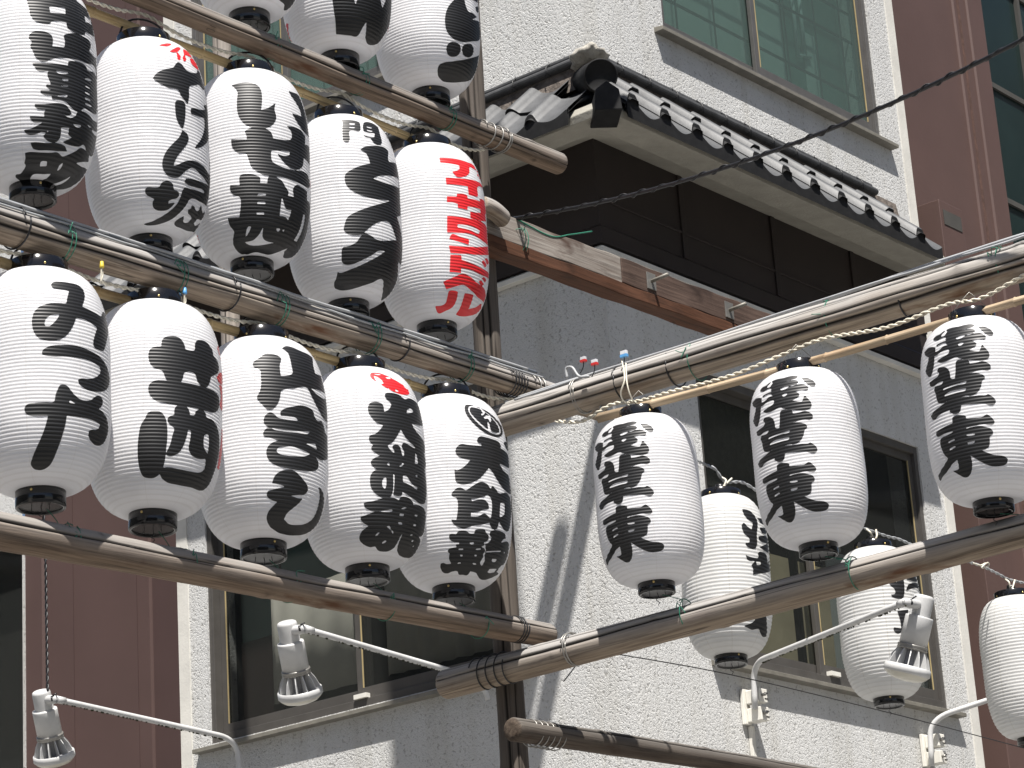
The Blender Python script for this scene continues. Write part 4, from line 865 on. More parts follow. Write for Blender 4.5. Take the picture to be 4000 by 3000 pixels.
LETTERS['M4'] = [
 ('ink', [('s', _p('29 764 64 766 99 764 118 757 108 713 97 709 77 712 60 709 55 662 46 653 30 659 28 678 29 723 33 750')),
  ('h', _p('64 749 92 749 90 742 63 741')),
  ('h', _p('61 730 88 730 84 723 60 723')),
  ('s', _p('134 750 147 764 202 773 242 767 225 726 220 686 209 671 179 661 163 670 154 685 131 686 119 694 175 695 187 719 155 711 126 713 126 730')),
  ('h', _p('150 744 182 745 178 739 150 737')),
  ('h', _p('144 725 176 726 174 721 144 719')),
  ('s', _p('271 768 278 759 287 742 304 721 323 692 320 670 326 688 307 701 307 728 288 742')),
  ('h', _p('290 741 321 739 299 725 302 737')),
  ('h', _p('304 716 319 709 307 699 310 710')),
  ('s', _p('97 622 114 637 147 648 192 658 229 662 255 653 241 619 243 602 328 627 345 598 358 532 338 444 351 435 312 449 242 434 144 419 85 427 48 447 31 469 26 494 31 514 53 531 92 551 135 567 132 586 121 610')),
  ('h', _p('144 504 168 519 214 534 265 547 354 565 339 538 338 527 281 510 197 499')),
  ('s', _p('242 434 190 410 126 382 72 357 29 330 16 299 12 281 21 266 49 257 77 259 107 283 138 309 185 332 218 334 237 319 253 295 273 273 359 269 350 241 339 296 309 344 280 378 348 411 338 414 348 438 337 459')),
  ('s', _p('273 275 183 250 148 249 121 261 94 268 77 252 62 231 33 215 4 209 -3 181 -3 155 12 144 41 145 77 158 129 184 161 206 198 212 169 190 131 167 78 142 24 125 -21 118 -27 123 -40 102 -63 82 -65 72 -42 66 14 64 81 71 159 89 213 109 266 81 356 64 392 65 390 81 384 108 373 133 314 181 306 199 372 210 375 226 354 248 356 278'))]),
]
LETTERS['M5'] = [
 ('ink_red', [('s', _p('60 714 105 716 154 718 214 720 281 723 297 704 312 685 310 667 334 686 277 677 319 710 262 702 219 696 210 670 189 648 154 632 130 629 111 650 134 658 152 672 152 689 105 689 62 689')),
  ('s', _p('78 617 124 621 185 630 265 643 318 647 338 631 325 634 250 611 246 570 207 560 184 559 184 596 132 591 79 586')),
  ('s', _p('78 533 122 536 123 550 151 555 176 554 177 540 263 552 260 564 324 578 325 558 347 546 328 512 314 522 327 486 251 463 187 456 188 485 223 490 260 499 260 517 209 509 174 505 173 487 124 487 125 505 104 509 76 507')),
  ('s', _p('74 446 111 448 193 453 285 464 342 461 341 385 272 377 188 383 128 378 70 373')),
  ('h', _p('118 415 165 419 220 419 246 417 239 402 176 400 117 400')),
  ('s', _p('91 368 127 360 172 358 167 332 126 337 77 344')),
  ('s', _p('74 316 125 318 221 336 332 377 345 343 219 302 124 287 80 285')),
  ('s', _p('79 277 129 280 130 261 183 256 256 253 346 262 346 239 240 224 184 227 128 226 129 207 75 205')),
  ('s', _p('248 280 265 291 299 280 278 266')),
  ('s', _p('278 302 300 313 340 308 308 289')),
  ('s', _p('46 166 92 185 142 206 173 201 230 185 309 179 357 165 360 141 257 136 184 152 147 162 106 151 62 137')),
  ('s', _p('237 194 254 203 285 196 268 182')),
  ('s', _p('260 213 275 223 306 217 294 206')),
  ('s', _p('76 132 122 133 124 106 115 82 78 68 14 64 3 81 42 82 65 91 70 111')),
  ('s', _p('162 132 220 137 226 107 231 85 281 101 326 126 366 118 344 93 285 70 214 61 162 62 165 75 162 98'))]),
]
LETTERS['T2'] = [
 ('ink', [('s', _p('-7 292 -4 216 -1 171 3 129 1 85 85 82 136 86 149 115 162 137 191 86 313 91 332 133 367 204 360 260 355 301 337 381 307 366 267 260 245 216 228 245 221 285 125 257 97 191 89 218 86 293'))]),
 ('ink_red', [('s', _p('-305 202 -275 186 -334 154 -347 114 -349 120 -346 167')),
  ('s', _p('369 187 368 176 378 162 380 174'))]),
]
LETTERS['T1'] = [
 ('ink', [('s', _p('154 96 236 79 306 78 368 73 389 83 388 111 323 140')),
  ('s', _p('-346 112 -347 97 -352 74 -357 63 -355 69 -343 92'))]),
]
LETTERS['T3'] = [
 ('ink', [('s', _p('160 421 128 386 104 355 89 315 86 278 94 243 123 217 166 211 234 232 336 290 343 321 333 343 332 364 234 332 289 366 247 369 215 363 198 389 194 431')),
  ('s', _p('282 412 328 437 336 421 315 400 287 398')),
  ('s', _p('332 422 325 419 335 404 334 394 332 406')),
  ('s', _p('248 463 249 433 295 443 354 461 329 451 332 502')),
  ('s', _p('93 170 98 187 117 201 141 203 165 194 171 173 159 153 131 142 105 146')),
  ('s', _p('178 180 182 198 210 214 241 219 261 205 258 181 230 162 195 160')),
  ('s', _p('55 92 61 105 79 114 136 126 205 146 299 189 345 216 346 193 369 165 369 133 351 106 256 72 158 62 98 64 62 75'))]),
]
LETTERS['R2'] = [
 ('ink', [('s', _p('-174 641 -150 654 -113 655 -95 653 -75 655 -42 654 -30 649 -36 642 -56 638 -84 634 -102 630 -74 633 -46 634 -32 628 -32 620 -48 614 -67 613 -61 609 -38 613 -15 612 0 604 6 595 0 585 -12 586 -24 588 -46 585 -35 577 -31 567 -43 558 -62 551 -38 543 -26 541 -17 557 -12 566 -3 552 8 535 9 521 1 510 -18 505 -41 508 -68 515 -93 524 -112 534 -133 530 -156 527 -181 531 -193 541 -167 547 -139 554 -135 563 -150 572 -138 587 -142 606 -164 617 -187 619 -185 631')),
  ('h', _p('-108 607 -88 612 -67 612 -74 606 -102 601')),
  ('h', _p('-99 581 -85 585 -76 581 -86 573 -96 573')),
  ('s', _p('-221 630 -211 642 -185 644 -154 651 -147 642 -159 637 -176 631 -169 622 -147 620 -159 613 -187 618')),
  ('s', _p('-195 603 -180 606 -163 607 -138 605 -130 590 -146 589 -170 589 -192 597')),
  ('s', _p('-251 608 -216 602 -194 592 -184 587 -162 588 -130 586 -131 572 -146 566 -166 565 -188 562 -203 562 -238 570 -267 587 -278 601')),
  ('h', _p('-175 634 -154 652 -146 644 -157 630 -175 631')),
  ('h', _p('-195 607 -195 618 -153 622 -148 616 -168 611 -184 607')),
  ('h', _p('-199 577 -198 594 -149 598 -145 590 -166 585 -184 577')),
  ('h', _p('-197 555 -192 561 -138 569 -133 563 -154 555 -180 546 -195 535')),
  ('s', _p('-238 575 -203 566 -206 542 -214 518 -231 495 -244 496 -266 524 -253 541 -241 559')),
  ('s', _p('-16 639 1 639 20 631 32 620 36 607 30 600 15 601 1 613 -9 626')),
  ('s', _p('-112 515 -106 521 -87 519 -68 514 -63 505 -64 499 -42 499 -18 502 -1 496 9 484 6 471 -4 467 -24 471 -49 468 -77 462 -52 463 -32 458 -16 446 -17 437 -25 433 -32 412 -41 397 -54 385 -70 381 -88 385 -108 383 -70 379 -40 378 -18 376 -13 381 1 371 12 355 10 344 -2 338 -17 341 -25 345 -58 349 -92 353 -110 354 -113 338 -121 328 -135 326 -151 334 -158 342 -155 347 -179 346 -208 342 -232 333 -248 337 -259 354 -246 361 -208 370 -180 376 -154 382 -188 380 -206 387 -213 404 -215 423 -221 441 -216 449 -191 448 -178 450 -172 459 -199 459 -221 454 -241 460 -246 475 -217 479 -191 486 -187 493 -195 503 -190 511 -170 511 -151 503 -141 487 -137 458 -123 456 -117 484')),
  ('h', _p('-177 431 -144 434 -109 435 -81 438 -83 431 -113 430 -145 428 -175 425')),
  ('h', _p('-173 407 -147 413 -115 413 -86 412 -88 404 -116 402 -148 401 -172 401')),
  ('s', _p('-149 316 -136 321 -112 317 -97 310 -98 301 -69 298 -39 298 -25 306 -10 294 0 276 -7 267 -19 267 -39 272 -69 270 -101 269 -102 264 -76 267 -55 267 -34 261 -14 251 -9 239 -14 229 -21 227 -24 206 -30 188 -46 181 -57 180 -19 161 29 150 37 141 29 126 -1 120 -30 123 -66 142 -99 168 -98 142 -109 114 -127 101 -145 101 -167 115 -189 133 -159 133 -155 143 -155 164 -174 158 -213 139 -289 121 -290 135 -267 145 -218 164 -194 179 -207 193 -215 211 -220 246 -212 257 -184 260 -155 264 -150 268 -192 268 -222 266 -236 272 -235 287 -202 291 -150 297')),
  ('h', _p('-103 244 -72 243 -73 237 -102 239')),
  ('h', _p('-104 215 -76 216 -77 211 -103 208')),
  ('h', _p('-181 235 -152 239 -150 234 -179 230')),
  ('h', _p('-179 210 -153 214 -152 209 -178 203'))]),
]
LETTERS['B1'] = [
 ('ink', [('s', _p('94 696 131 696 164 680 181 650 162 577 155 522 140 504 115 503 93 513 89 526 111 532 111 551 88 569 78 595 78 613 91 626 112 607 130 596 146 633 118 644 98 670')),
  ('s', _p('268 727 262 720 264 699 249 704')),
  ('s', _p('187 665 266 681 260 655 208 647')),
  ('s', _p('192 619 268 636 274 611 203 597')),
  ('s', _p('170 569 265 593 278 588 289 567 193 548 175 555')),
  ('s', _p('175 520 272 563 280 512 209 510')),
  ('s', _p('88 469 105 463 140 461 160 465 163 491 186 499 233 493 249 450 284 513 274 487 292 433 218 406 118 377 120 415 112 420 138 447 103 442 90 452')),
  ('h', _p('142 443 176 450 174 435 148 429')),
  ('s', _p('62 137 100 149 120 161 127 193 120 208 160 219 197 226 217 171 251 115 227 106 189 110 158 130 112 123')),
  ('h', _p('157 200 188 208 195 193 163 185'))]),
]
LETTERS['B2'] = [
 ('ink', [('s', _p('30 607 48 610 75 577 95 614 121 619 102 501 71 495 42 505 37 517 58 520 61 541 37 568')),
  ('s', _p('143 610 251 635 259 610 207 599 141 600')),
  ('s', _p('148 574 267 600 263 574 270 552 244 570 125 539')),
  ('s', _p('61 432 127 444 110 378 81 335 51 317 32 335 34 350 73 344 71 388')),
  ('s', _p('7 146 67 132 32 121 15 127')),
  ('s', _p('114 124 192 130 196 106 150 101 121 112'))]),
]
LETTERS['R1'] = LETTERS['R3'] = LETTERS['R2']
def body_mesh(ty, cols=112):
    Rm, Ht, ct, cb, n, m, nr, hb, htp = TYPES[ty]; rows = nr*4
    t = np.linspace(0, 1, rows+1); zs = hb+(Ht-hb)*t; rr = surf_r(zs, ty)
    jit = 1+0.0035*np.sin(zs*23+1.0)
    th = np.arange(cols)*2*math.pi/cols
    ZZ, TT = np.meshgrid(zs, th, indexing='ij')
    poly = 1-0.004*(1-np.cos(4*TT))     # eight faint gores
    RR = (rr*jit)[:, None]*poly*(1+0.0016*np.sin(TT*5+ZZ*31)*np.sin(ZZ*17))
    V = np.stack([RR*np.cos(TT), RR*np.sin(TT), ZZ], -1).reshape(-1, 3)
    i, k = np.meshgrid(np.arange(rows), np.arange(cols), indexing='ij'); k2 = (k+1) % cols
    Fq = np.stack([i*cols+k, i*cols+k2, (i+1)*cols+k2, (i+1)*cols+k], -1).reshape(-1, 4)
    me = bpy.data.meshes.new('paper_body'); me.from_pydata(V.tolist(), [], Fq.tolist()); me.update()
    at = me.attributes.new('rib', 'FLOAT', 'POINT'); w = np.clip((rib_wave(zs, ty)-0.86)/0.14, 0, 1)
    at.data.foreach_set('value', np.repeat(w, cols)); me.polygons.foreach_set('use_smooth', [True]*len(me.polygons)); return me
BODY = {}
def cap_meshes(ty, inside):
    Rm, Ht, ct, cb, n, m, nr, hb, htp = TYPES[ty]
    a_ = MB(); a_.lathe([(ct-0.012, Ht-0.002), (ct, Ht-0.004), (ct+0.0015, Ht+0.004), (ct+0.0015, Ht+htp-0.003), (ct-0.002, Ht+htp), (ct-0.012, Ht+htp), (ct-0.012, Ht-0.002)], 48)
    top = a_.mesh('top_ring'); top.shade_smooth_by_angle(math.radians(35)) if hasattr(top, 'shade_smooth_by_angle') else None
    b_ = MB(); b_.lathe([(cb-0.010, hb+0.004), (cb, hb+0.004), (cb, 0.003), (cb-0.003, 0.0), (cb-0.010, 0.0), (cb-0.012, 0.006)], 48)
    b_.lathe([(0.0, 0.007), (cb-0.011, 0.007)], 48, 1)
    bot = b_.mesh('bottom_ring')
    for mt in (M_['black_gloss'],): top.materials.append(mt); bot.materials.append(mt)
    bot.materials.append(inside); return top, bot
CAPS = {}
def add_child(name, me, parent, mat=None):
    o = bpy.data.objects.new(name, me); COL.objects.link(o); o.parent = parent
    if mat is not None and not me.materials: me.materials.append(mat)
    return o
# ---- painted characters: outlines in (arc length, height) millimetres on the paper, meshed so that they follow the hoops
def smooth_poly(p, it=2):
    p = np.array(p, float)
    if len(p) < 3: return p
    out = []; n = len(p)
    for i in range(n):
        p0, p1, p2, p3 = p[i-1], p[i], p[(i+1) % n], p[(i+2) % n]
        ln = np.linalg.norm(p2-p1); k = max(2, min(8, int(ln/6)))
        # tangents limited at sharp corners
        def tan(a_, b_, c_):
            u, w = b_-a_, c_-b_; lu, lw = np.linalg.norm(u)+1e-6, np.linalg.norm(w)+1e-6; cs = (u @ w)/(lu*lw)
            return (u/lu+w/lw)*0.5*(1.0 if cs > 0.25 else 0.0)
        t1 = tan(p0, p1, p2)*ln; t2 = tan(p1, p2, p3)*ln
        for j in range(k):
            t = j/k; out.append((2*t**3-3*t**2+1)*p1+(t**3-2*t**2+t)*t1+(-2*t**3+3*t**2)*p2+(t**3-t**2)*t2)
    return np.array(out)
def letter_mesh(polys, ty, off=0.0009):
    Rm, Ht, ct, cb, n, m, nr, hb, htp = TYPES[ty]
    dz = (Ht-hb)/nr/4*1000; P = [(h, smooth_poly(p)) for h, p in polys]
    allp = np.concatenate([p for h, p in P if h == 's']); s0, z0 = allp.min(0)-6; s1, z1 = allp.max(0)+6; ds = 3.6
    # keep rows in step with the hoops
    zb = hb*1000; r0 = math.floor((z0-zb)/dz); r1 = math.ceil((z1-zb)/dz)
    zz = zb+np.arange(r0, r1+1)*dz; ss = np.arange(s0, s1+ds, ds)
    GX, GZ = np.meshgrid(ss, zz, indexing='xy'); D_ = np.full(GX.shape, -8.0)
    for hs_, p in P:
        d2 = np.full(GX.shape, 1e9)
        q = np.roll(p, -1, 0); odd = np.zeros(GX.shape, bool)
        for (ax, az), (bx, bz) in zip(p, q):
            # restrict the distance update to a window round the segment
            i0, i1 = np.searchsorted(ss, [min(ax, bx)-9, max(ax, bx)+9]); j0, j1 = np.searchsorted(zz, [min(az, bz)-9, max(az, bz)+9])
            if i1 > i0 and j1 > j0:
                X_, Z_ = GX[j0:j1, i0:i1], GZ[j0:j1, i0:i1]; ex, ez = bx-ax, bz-az; l2 = ex*ex+ez*ez+1e-9
                t = np.clip(((X_-ax)*ex+(Z_-az)*ez)/l2, 0, 1); dd = (X_-ax-t*ex)**2+(Z_-az-t*ez)**2
                d2[j0:j1, i0:i1] = np.minimum(d2[j0:j1, i0:i1], dd)
            if az != bz:
                jj0, jj1 = np.searchsorted(zz, [min(az, bz), max(az, bz)])
                if jj1 > jj0:
                    zr = zz[jj0:jj1]; xc = ax+(zr-az)*(bx-ax)/(bz-az); odd[jj0:jj1] ^= (ss[None, :] > xc[:, None])
        sd = np.clip(np.sqrt(d2)*np.where(odd, 1, -1), -8, 8)
        D_ = np.maximum(D_, sd) if hs_ == 's' else np.minimum(D_, -sd)
    D_[D_ == 0] = 1e-4; D_[0] = D_[-1] = -8; D_[:, 0] = D_[:, -1] = -8
    nz_, ns_ = D_.shape
    verts = []; vid = -np.ones(D_.shape, int); pos = D_ > 0
    js, is_ = np.nonzero(pos); vid[js, is_] = np.arange(len(js)); verts = [(ss[i], zz[j]) for j, i in zip(js, is_)]
    he = {}; ve = {}
    def hv(j, i):
        k = (j, i)
        if k not in he: a_, b_ = D_[j, i], D_[j, i+1]; t = a_/(a_-b_); he[k] = len(verts); verts.append((ss[i]+t*ds, zz[j]))
        return he[k]
    def vv(j, i):
        k = (j, i)
        if k not in ve: a_, b_ = D_[j, i], D_[j+1, i]; t = a_/(a_-b_); ve[k] = len(verts); verts.append((ss[i], zz[j]+t*dz))
        return ve[k]
    full = pos[:-1, :-1] & pos[:-1, 1:] & pos[1:, :-1] & pos[1:, 1:]; anyp = pos[:-1, :-1] | pos[:-1, 1:] | pos[1:, :-1] | pos[1:, 1:]
    faces = []; j_, i_ = np.nonzero(full)
    faces += np.stack([vid[j_, i_], vid[j_, i_+1], vid[j_+1, i_+1], vid[j_+1, i_]], -1).tolist()
    for j, i in zip(*np.nonzero(anyp & ~full)):
        c = [(j, i), (j, i+1), (j+1, i+1), (j+1, i)]; s = [pos[a_] for a_ in c]; e = [('h', j, i), ('v', j, i+1), ('h', j+1, i), ('v', j, i)]
        poly = []
        for k in range(4):
            if s[k]: poly.append(vid[c[k]])
            if s[k] != s[(k+1) % 4]: poly.append(hv(e[k][1], e[k][2]) if e[k][0] == 'h' else vv(e[k][1], e[k][2]))
        if len(poly) >= 3: faces.append(poly)
    W = np.array(verts)/1000.0; zc = np.clip(W[:, 1], hb, Ht); r = surf_r(zc, ty)+off
    th = W[:, 0]/Rm-math.pi/2
    jit = 1+0.0035*np.sin(zc*23+1.0); r = r*jit*(1-0.004*(1-np.cos(4*th)))*(1+0.0016*np.sin(th*5+zc*31)*np.sin(zc*17))+0.0
    V = np.stack([r*np.cos(th), r*np.sin(th), W[:, 1]], -1)
    par = list(range(len(V)))
    def find(a):
        while par[a] != a: par[a] = par[par[a]]; a = par[a]
        return a
    for f in faces:
        r0 = find(f[0])
        for b in f[1:]:
            rb = find(b)
            if rb != r0: par[rb] = r0
    groups = {}
    for f in faces: groups.setdefault(find(f[0]), []).append(f)
    out = []
    for fs in groups.values():
        if len(fs) < 6: continue
        ids = sorted({i for f in fs for i in f}); mp = {i: k for k, i in enumerate(ids)}
        me = bpy.data.meshes.new('lettering'); me.from_pydata(V[ids].tolist(), [], [[mp[i] for i in f] for f in fs]); me.update()
        me.polygons.foreach_set('use_smooth', [True]*len(me.polygons)); out.append(me)
    return out
LLAB = {
 'M1': 'upper left lantern cut by the left edge, black characters 中山事務所', 'M2': 'lantern with black やげん堀 under a small red 徳 crest, left part of the upper full row',
 'M3': 'lantern with heavy black characters いせ勘', 'M4': 'lantern with broad black brush strokes below a small 門 mark', 'M5': 'lantern with red katakana lettering beside the corner post',
 'L1': 'large lantern with black hiragana みつや at the left edge', 'L2': 'lantern with rounded black 若四 like characters and red marks on its right flank', 'L3': 'lantern with black 山ぎん lettering ending in a big hook stroke',
 'L4': 'lantern with a round red crest above dense black characters', 'L5': 'lantern with a round black crest above 大印鞄 at the end of the lower row',
 'T1': 'leftmost of three lanterns at the top edge, only its white base visible', 'T2': 'lantern at the top edge with a blocky black W shaped stroke and thin red lines', 'T3': 'lantern at the top edge with a black ladle shaped stroke and two black dots',
 'R1': 'lantern reading 浅草東 nearest the frame corner, left of three', 'R2': 'lantern reading 浅草東 hanging in the middle of the right row', 'R3': 'lantern reading 浅草東 cut by the right edge of the photo',
 'B1': 'older dull lantern behind the lower right pole, between two 浅草東 lanterns', 'B2': 'older dull lantern behind the right floodlight', 'B3': 'older plain ribbed lantern at the lower right edge'}
GRP = {'M': 'white lanterns of the upper left rows', 'T': 'white lanterns of the upper left rows', 'L': 'white lanterns of the lower left row', 'R': 'white 浅草東 lanterns on the right poles', 'B': 'older lanterns hanging on the wire behind'}
INS = {'M3': 'cap_inside', 'M5': 'cap_inside', 'L3': 'cap_inside', 'L4': 'cap_inside', 'L5': 'cap_inside', 'T2': 'cap_inside_dark', 'R1': 'cap_inside', 'R2': 'cap_inside', 'B1': 'cap_inside', 'B2': 'cap_inside'}
for key in LAN:
    ty = LAN[key][0]; Rm, Ht, ct, cb, n, m, nr, hb, htp = TYPES[ty]
    pb, x, y, up = lantern_frame(key)
    mw = Matrix(((x[0], y[0], up[0], pb[0]), (x[1], y[1], up[1], pb[1]), (x[2], y[2], up[2], pb[2]), (0, 0, 0, 1)))
    o = empty('paper_lantern', None, LLAB[key], 'lantern', GRP[ty], mw)
    if ty not in BODY: BODY[ty] = body_mesh(ty); BODY[ty].materials.append(M_['paper_old' if ty == 'B' else 'paper'])
    bo = add_child('paper_body', BODY[ty], o)
    rot = random.uniform(-0.25, 0.25)
    ins = INS.get(key, 'cap_inside_dark')
    if (ty, ins) not in CAPS: CAPS[(ty, ins)] = cap_meshes(ty, M_[ins])
    tp, bt = CAPS[(ty, ins)]; add_child('top_ring', tp, o); bo_ = add_child('bottom_ring', bt, o)
    # rivets on the rings
    if (ty, 'rv') not in CAPS:
        mm = []
        for rr_, z_ in ((ct+0.001, Ht+htp*0.35), (cb, hb*0.8)):
            q = MB(); q.lathe([(0.0048, 0), (0.004, 0.0022), (0.0, 0.003)], 10, 0, v3(0, -rr_, 0), v3(0, -1, 0)); me = q.mesh('rivet'); me.materials.append(M_['rivet']); mm.append((me, z_))
        CAPS[(ty, 'rv')] = mm
    for j, (me, z_) in enumerate(CAPS[(ty, 'rv')]):
        for a_ in ((0.75, -0.9) if j == 0 else (0.15,)):
            r_ = add_child('rivet', me, o); r_.rotation_euler = (0, 0, a_+rot*2); r_.location = (0, 0, z_)
    # wire hook under the lantern
    q = MB(); q.tube(spline([(0.0, 0, 0.008), (0.004, 0, -0.012), (-0.006, 0, -0.022), (0.006, 0.0, -0.032), (0.0, 0, -0.044)], 6), 0.0014, 6)
    for a_ in (0.03, -0.028): q.tube([(a_, -0.01, 0.01), (a_*1.1, -0.012, -0.012)], 0.0012, 5)
    h = q.build('bottom_hook', M_['wire'], o, local=True)
    if ty in 'MLT':       # stiff black carrying hoop
        q = MB(); rr_ = ct-0.004
        hp_ = [(rr_*math.cos(t)*1.0, 0.0, Ht+htp*0.4+0.105*max(0, math.sin(t))**0.7) for t in np.linspace(0, math.pi, 15)]
        q.tube(hp_, 0.0042, 7); hh = q.build('carrying_hoop', M_['hoop'], o, local=True); hh.rotation_euler = (0, 0, 0.5+rot)
    if ty == 'B':
        q = MB(); q.lathe([(0.0, Ht+0.075), (0.022, Ht+0.074), (0.024, Ht+0.055), (0.018, Ht+0.05), (0.026, Ht+0.04), (0.026, Ht+0.02), (0.02, Ht+0.0), (0, Ht)], 20); q.build('socket', M_['hoop'], o, local=True)
    if ty == 'R':
        q = MB(); q.tube([(-ct+0.003, 0, Ht+htp*0.8), (-0.03, 0.0, Ht+htp+0.05), (0.0, 0, Ht+htp+0.08), (0.03, 0, Ht+htp+0.05), (ct-0.003, 0, Ht+htp*0.8)], 0.0013, 5); q.build('carrying_wire', M_['steel'], o, local=True)
    for ci, (ink, polys) in enumerate(LETTERS.get(key, [])):
        for me in letter_mesh([(h, np.array(p, float)) for h, p in polys], ty, 0.0009+0.0004*ci): add_child('lettering' if ink == 'ink' else 'red_lettering', me, o, M_[ink])

# ================================================================== BAMBOO AND LATHS BEHIND THE LANTERN TOPS
def cane(name, p0, p1, r, label, mat='bamboo', seg=14, flat=False):
    ln = float(np.linalg.norm(p1-p0)); q = MB(); pts = []; rs = []; k = 0; x = 0.0
    step = 0.27
    xs = sorted(set([0, ln]+[i*step+d for i in range(1, int(ln/step)+1) for d in (-0.006, -0.002, 0.002, 0.006) if i*step+0.01 < ln]))
    for x in xs:
        fr = abs((x/step)-round(x/step))*step
        rs.append(r*(1.16 if fr < 0.003 else 1.0)*(1-0.12*x/ln)); pts.append((x, 0.006*math.sin(x*2), 0.004*math.cos(x*3)))
    q.tube(pts, rs, 4 if flat else seg); o = q.build(name, M_[mat]); o.matrix_world = frame_of(p0, p1); return tag(o, label, 'bamboo pole' if not flat else 'lath', 'bamboo poles and laths at the lantern tops')
cane('bamboo_pole', SA(-3.2, 6.18, -0.03), SA(-0.02, 6.16, -0.03), 0.020, 'bamboo pole behind the tops of the upper full lantern row')
cane('bamboo_pole', SA(-3.2, 5.065, -0.03), SA(0.0, 5.045, -0.03), 0.021, 'bamboo pole behind the tops of the lower left lantern row')
cane('wood_lath', SB(0.55, 4.845, 0.03), SB(3.3, 4.78, 0.03), 0.018, 'pale wooden lath behind the tops of the right lantern row', 'lath', flat=True)

# ================================================================== CABLES
CB = 'cables strung along the lantern frame'
def wander(fn, t0, t1, n, z, off, az, ao, seed):
    rs = np.random.default_rng(seed); return [fn(t, z(t)+az*rs.uniform(-1, 1), off+ao*rs.uniform(-1, 1)) for t in np.linspace(t0, t1, n)]
def hug(fn, t0, t1, zc, oc, rfun, phi, rr, n, seed, amp=0.10):
    rs = np.random.default_rng(seed); out = []; ph = rs.uniform(0, 6)
    for t in np.linspace(t0, t1, n):
        f = phi+amp*math.sin(t*2.6+ph)+0.5*amp*rs.uniform(-1, 1); r = rfun(t)+rr+0.0015+0.004*abs(rs.uniform(-1, 1)); out.append(fn(t, zc+r*math.cos(f), oc+r*math.sin(f)))
    return out
rM = lambda t: 0.0715-0.0053*(t+3.3); rU = lambda t: 0.0695+0.0012*t
CL = ['pale grey cable on top of the middle left pole', 'dark blue grey cable bundled on the middle left pole', 'light cable crossing over the bundle on the middle left pole', 'dark cable at the back of the bundle on the middle left pole', 'lower dark cable hugging the middle left pole', 'thin pale cable at the front of the bundle on the middle left pole']
for k, (phi, rr, mt) in enumerate(((0.15, 0.0068, 'cable_grey'), (0.42, 0.0068, 'cable_dark'), (0.62, 0.0062, 'cable_grey'), (-0.05, 0.0065, 'cable_dark'), (0.28, 0.0062, 'cable_dark'), (0.78, 0.0045, 'cable_grey'))):
    strand('cable', hug(SA, -3.2, 0.10+0.03*k, 5.163, 0.03, rM, phi, rr+(0.010 if k in (2, 4) else 0), 26, 40+k, 0.14), rr, mt, CL[k], 'cable', CB)
for k, (phi, rr) in enumerate(((0.15, 0.0070), (0.45, 0.0052))):
    strand('cable', hug(SB, 0.10, 3.4, 4.985, -0.06, rU, phi, rr+0.006, 18, 60+k, 0.18), rr, 'cable_grey', ['thick pale grey cable lying on top of the upper right pole', 'second thinner grey cable on the upper right pole'][k], 'cable', CB)
def twisted(name, pts, r, mat, label, group=CB, pitch=0.07, cat='cord', amp=None, parent=None):
    P = spline(pts, 14); n = len(P); q = MB(); L_ = np.cumsum([0]+[np.linalg.norm(P[i+1]-P[i]) for i in range(n-1)]); amp = amp or r*1.05
    m = int(L_[-1]/0.010)+2; ls = np.linspace(0, L_[-1], m); PP = np.stack([np.interp(ls, L_, [p[d] for p in P]) for d in range(3)], -1)
    for s in (0, math.pi):
        out = []
        for i in range(m):
            t = PP[min(i+1, m-1)]-PP[max(i-1, 0)]; t /= np.linalg.norm(t)+1e-9; u = np.cross(t, Z); u = u/np.linalg.norm(u) if np.linalg.norm(u) > 0.05 else v3(1, 0, 0); w = np.cross(t, u); a_ = ls[i]/pitch*2*math.pi+s
            out.append(PP[i]+amp*(math.cos(a_)*u+math.sin(a_)*w))
        q.tube(out, r, 6)
    o = q.build(name, M_[mat], parent); return o if parent is not None else tag(o, label, cat, group)
def sag(fn, ts, z, off, dip, lift=0.0):
    out = []
    for a_, b_ in zip(ts[:-1], ts[1:]):
        for f in (0, 0.25, 0.5, 0.75): out.append(fn(a_+(b_-a_)*f, z+lift-dip*4*f*(1-f), off))
    out.append(fn(ts[-1], z, off)); return out
twisted('power_cable', sag(SA, (-3.0, -2.44, -1.90, -1.36, -0.85, -0.32, 0.02), 6.21, 0.015, 0.03), 0.0042, 'cord', 'off-white twisted cord looping between the upper lantern tops')
twisted('power_cable', sag(SA, (-3.0, -2.41, -1.87, -1.34, -0.81, -0.29, 0.10), 5.095, 0.02, 0.025), 0.0044, 'cord', 'off-white twisted cord looping between the lower left lantern tops')
twisted('power_cable', [SB(0.30, 4.91, -0.02), SB(0.45, 4.87, 0), SB(0.60, 4.90, 0), SB(0.74, 4.88, 0.0), SB(0.9, 4.87, 0.02), SB(1.2, 4.86, 0.02), SB(1.45, 4.89, 0.0), SB(1.62, 4.90, 0.0), SB(1.9, 4.865, 0.01), SB(2.15, 4.885, 0), SB(2.3, 4.87, 0), SB(2.6, 4.92, 0), SB(3.3, 4.93, 0)], 0.0044, 'cord', 'off-white twisted cord along the right lantern tops')
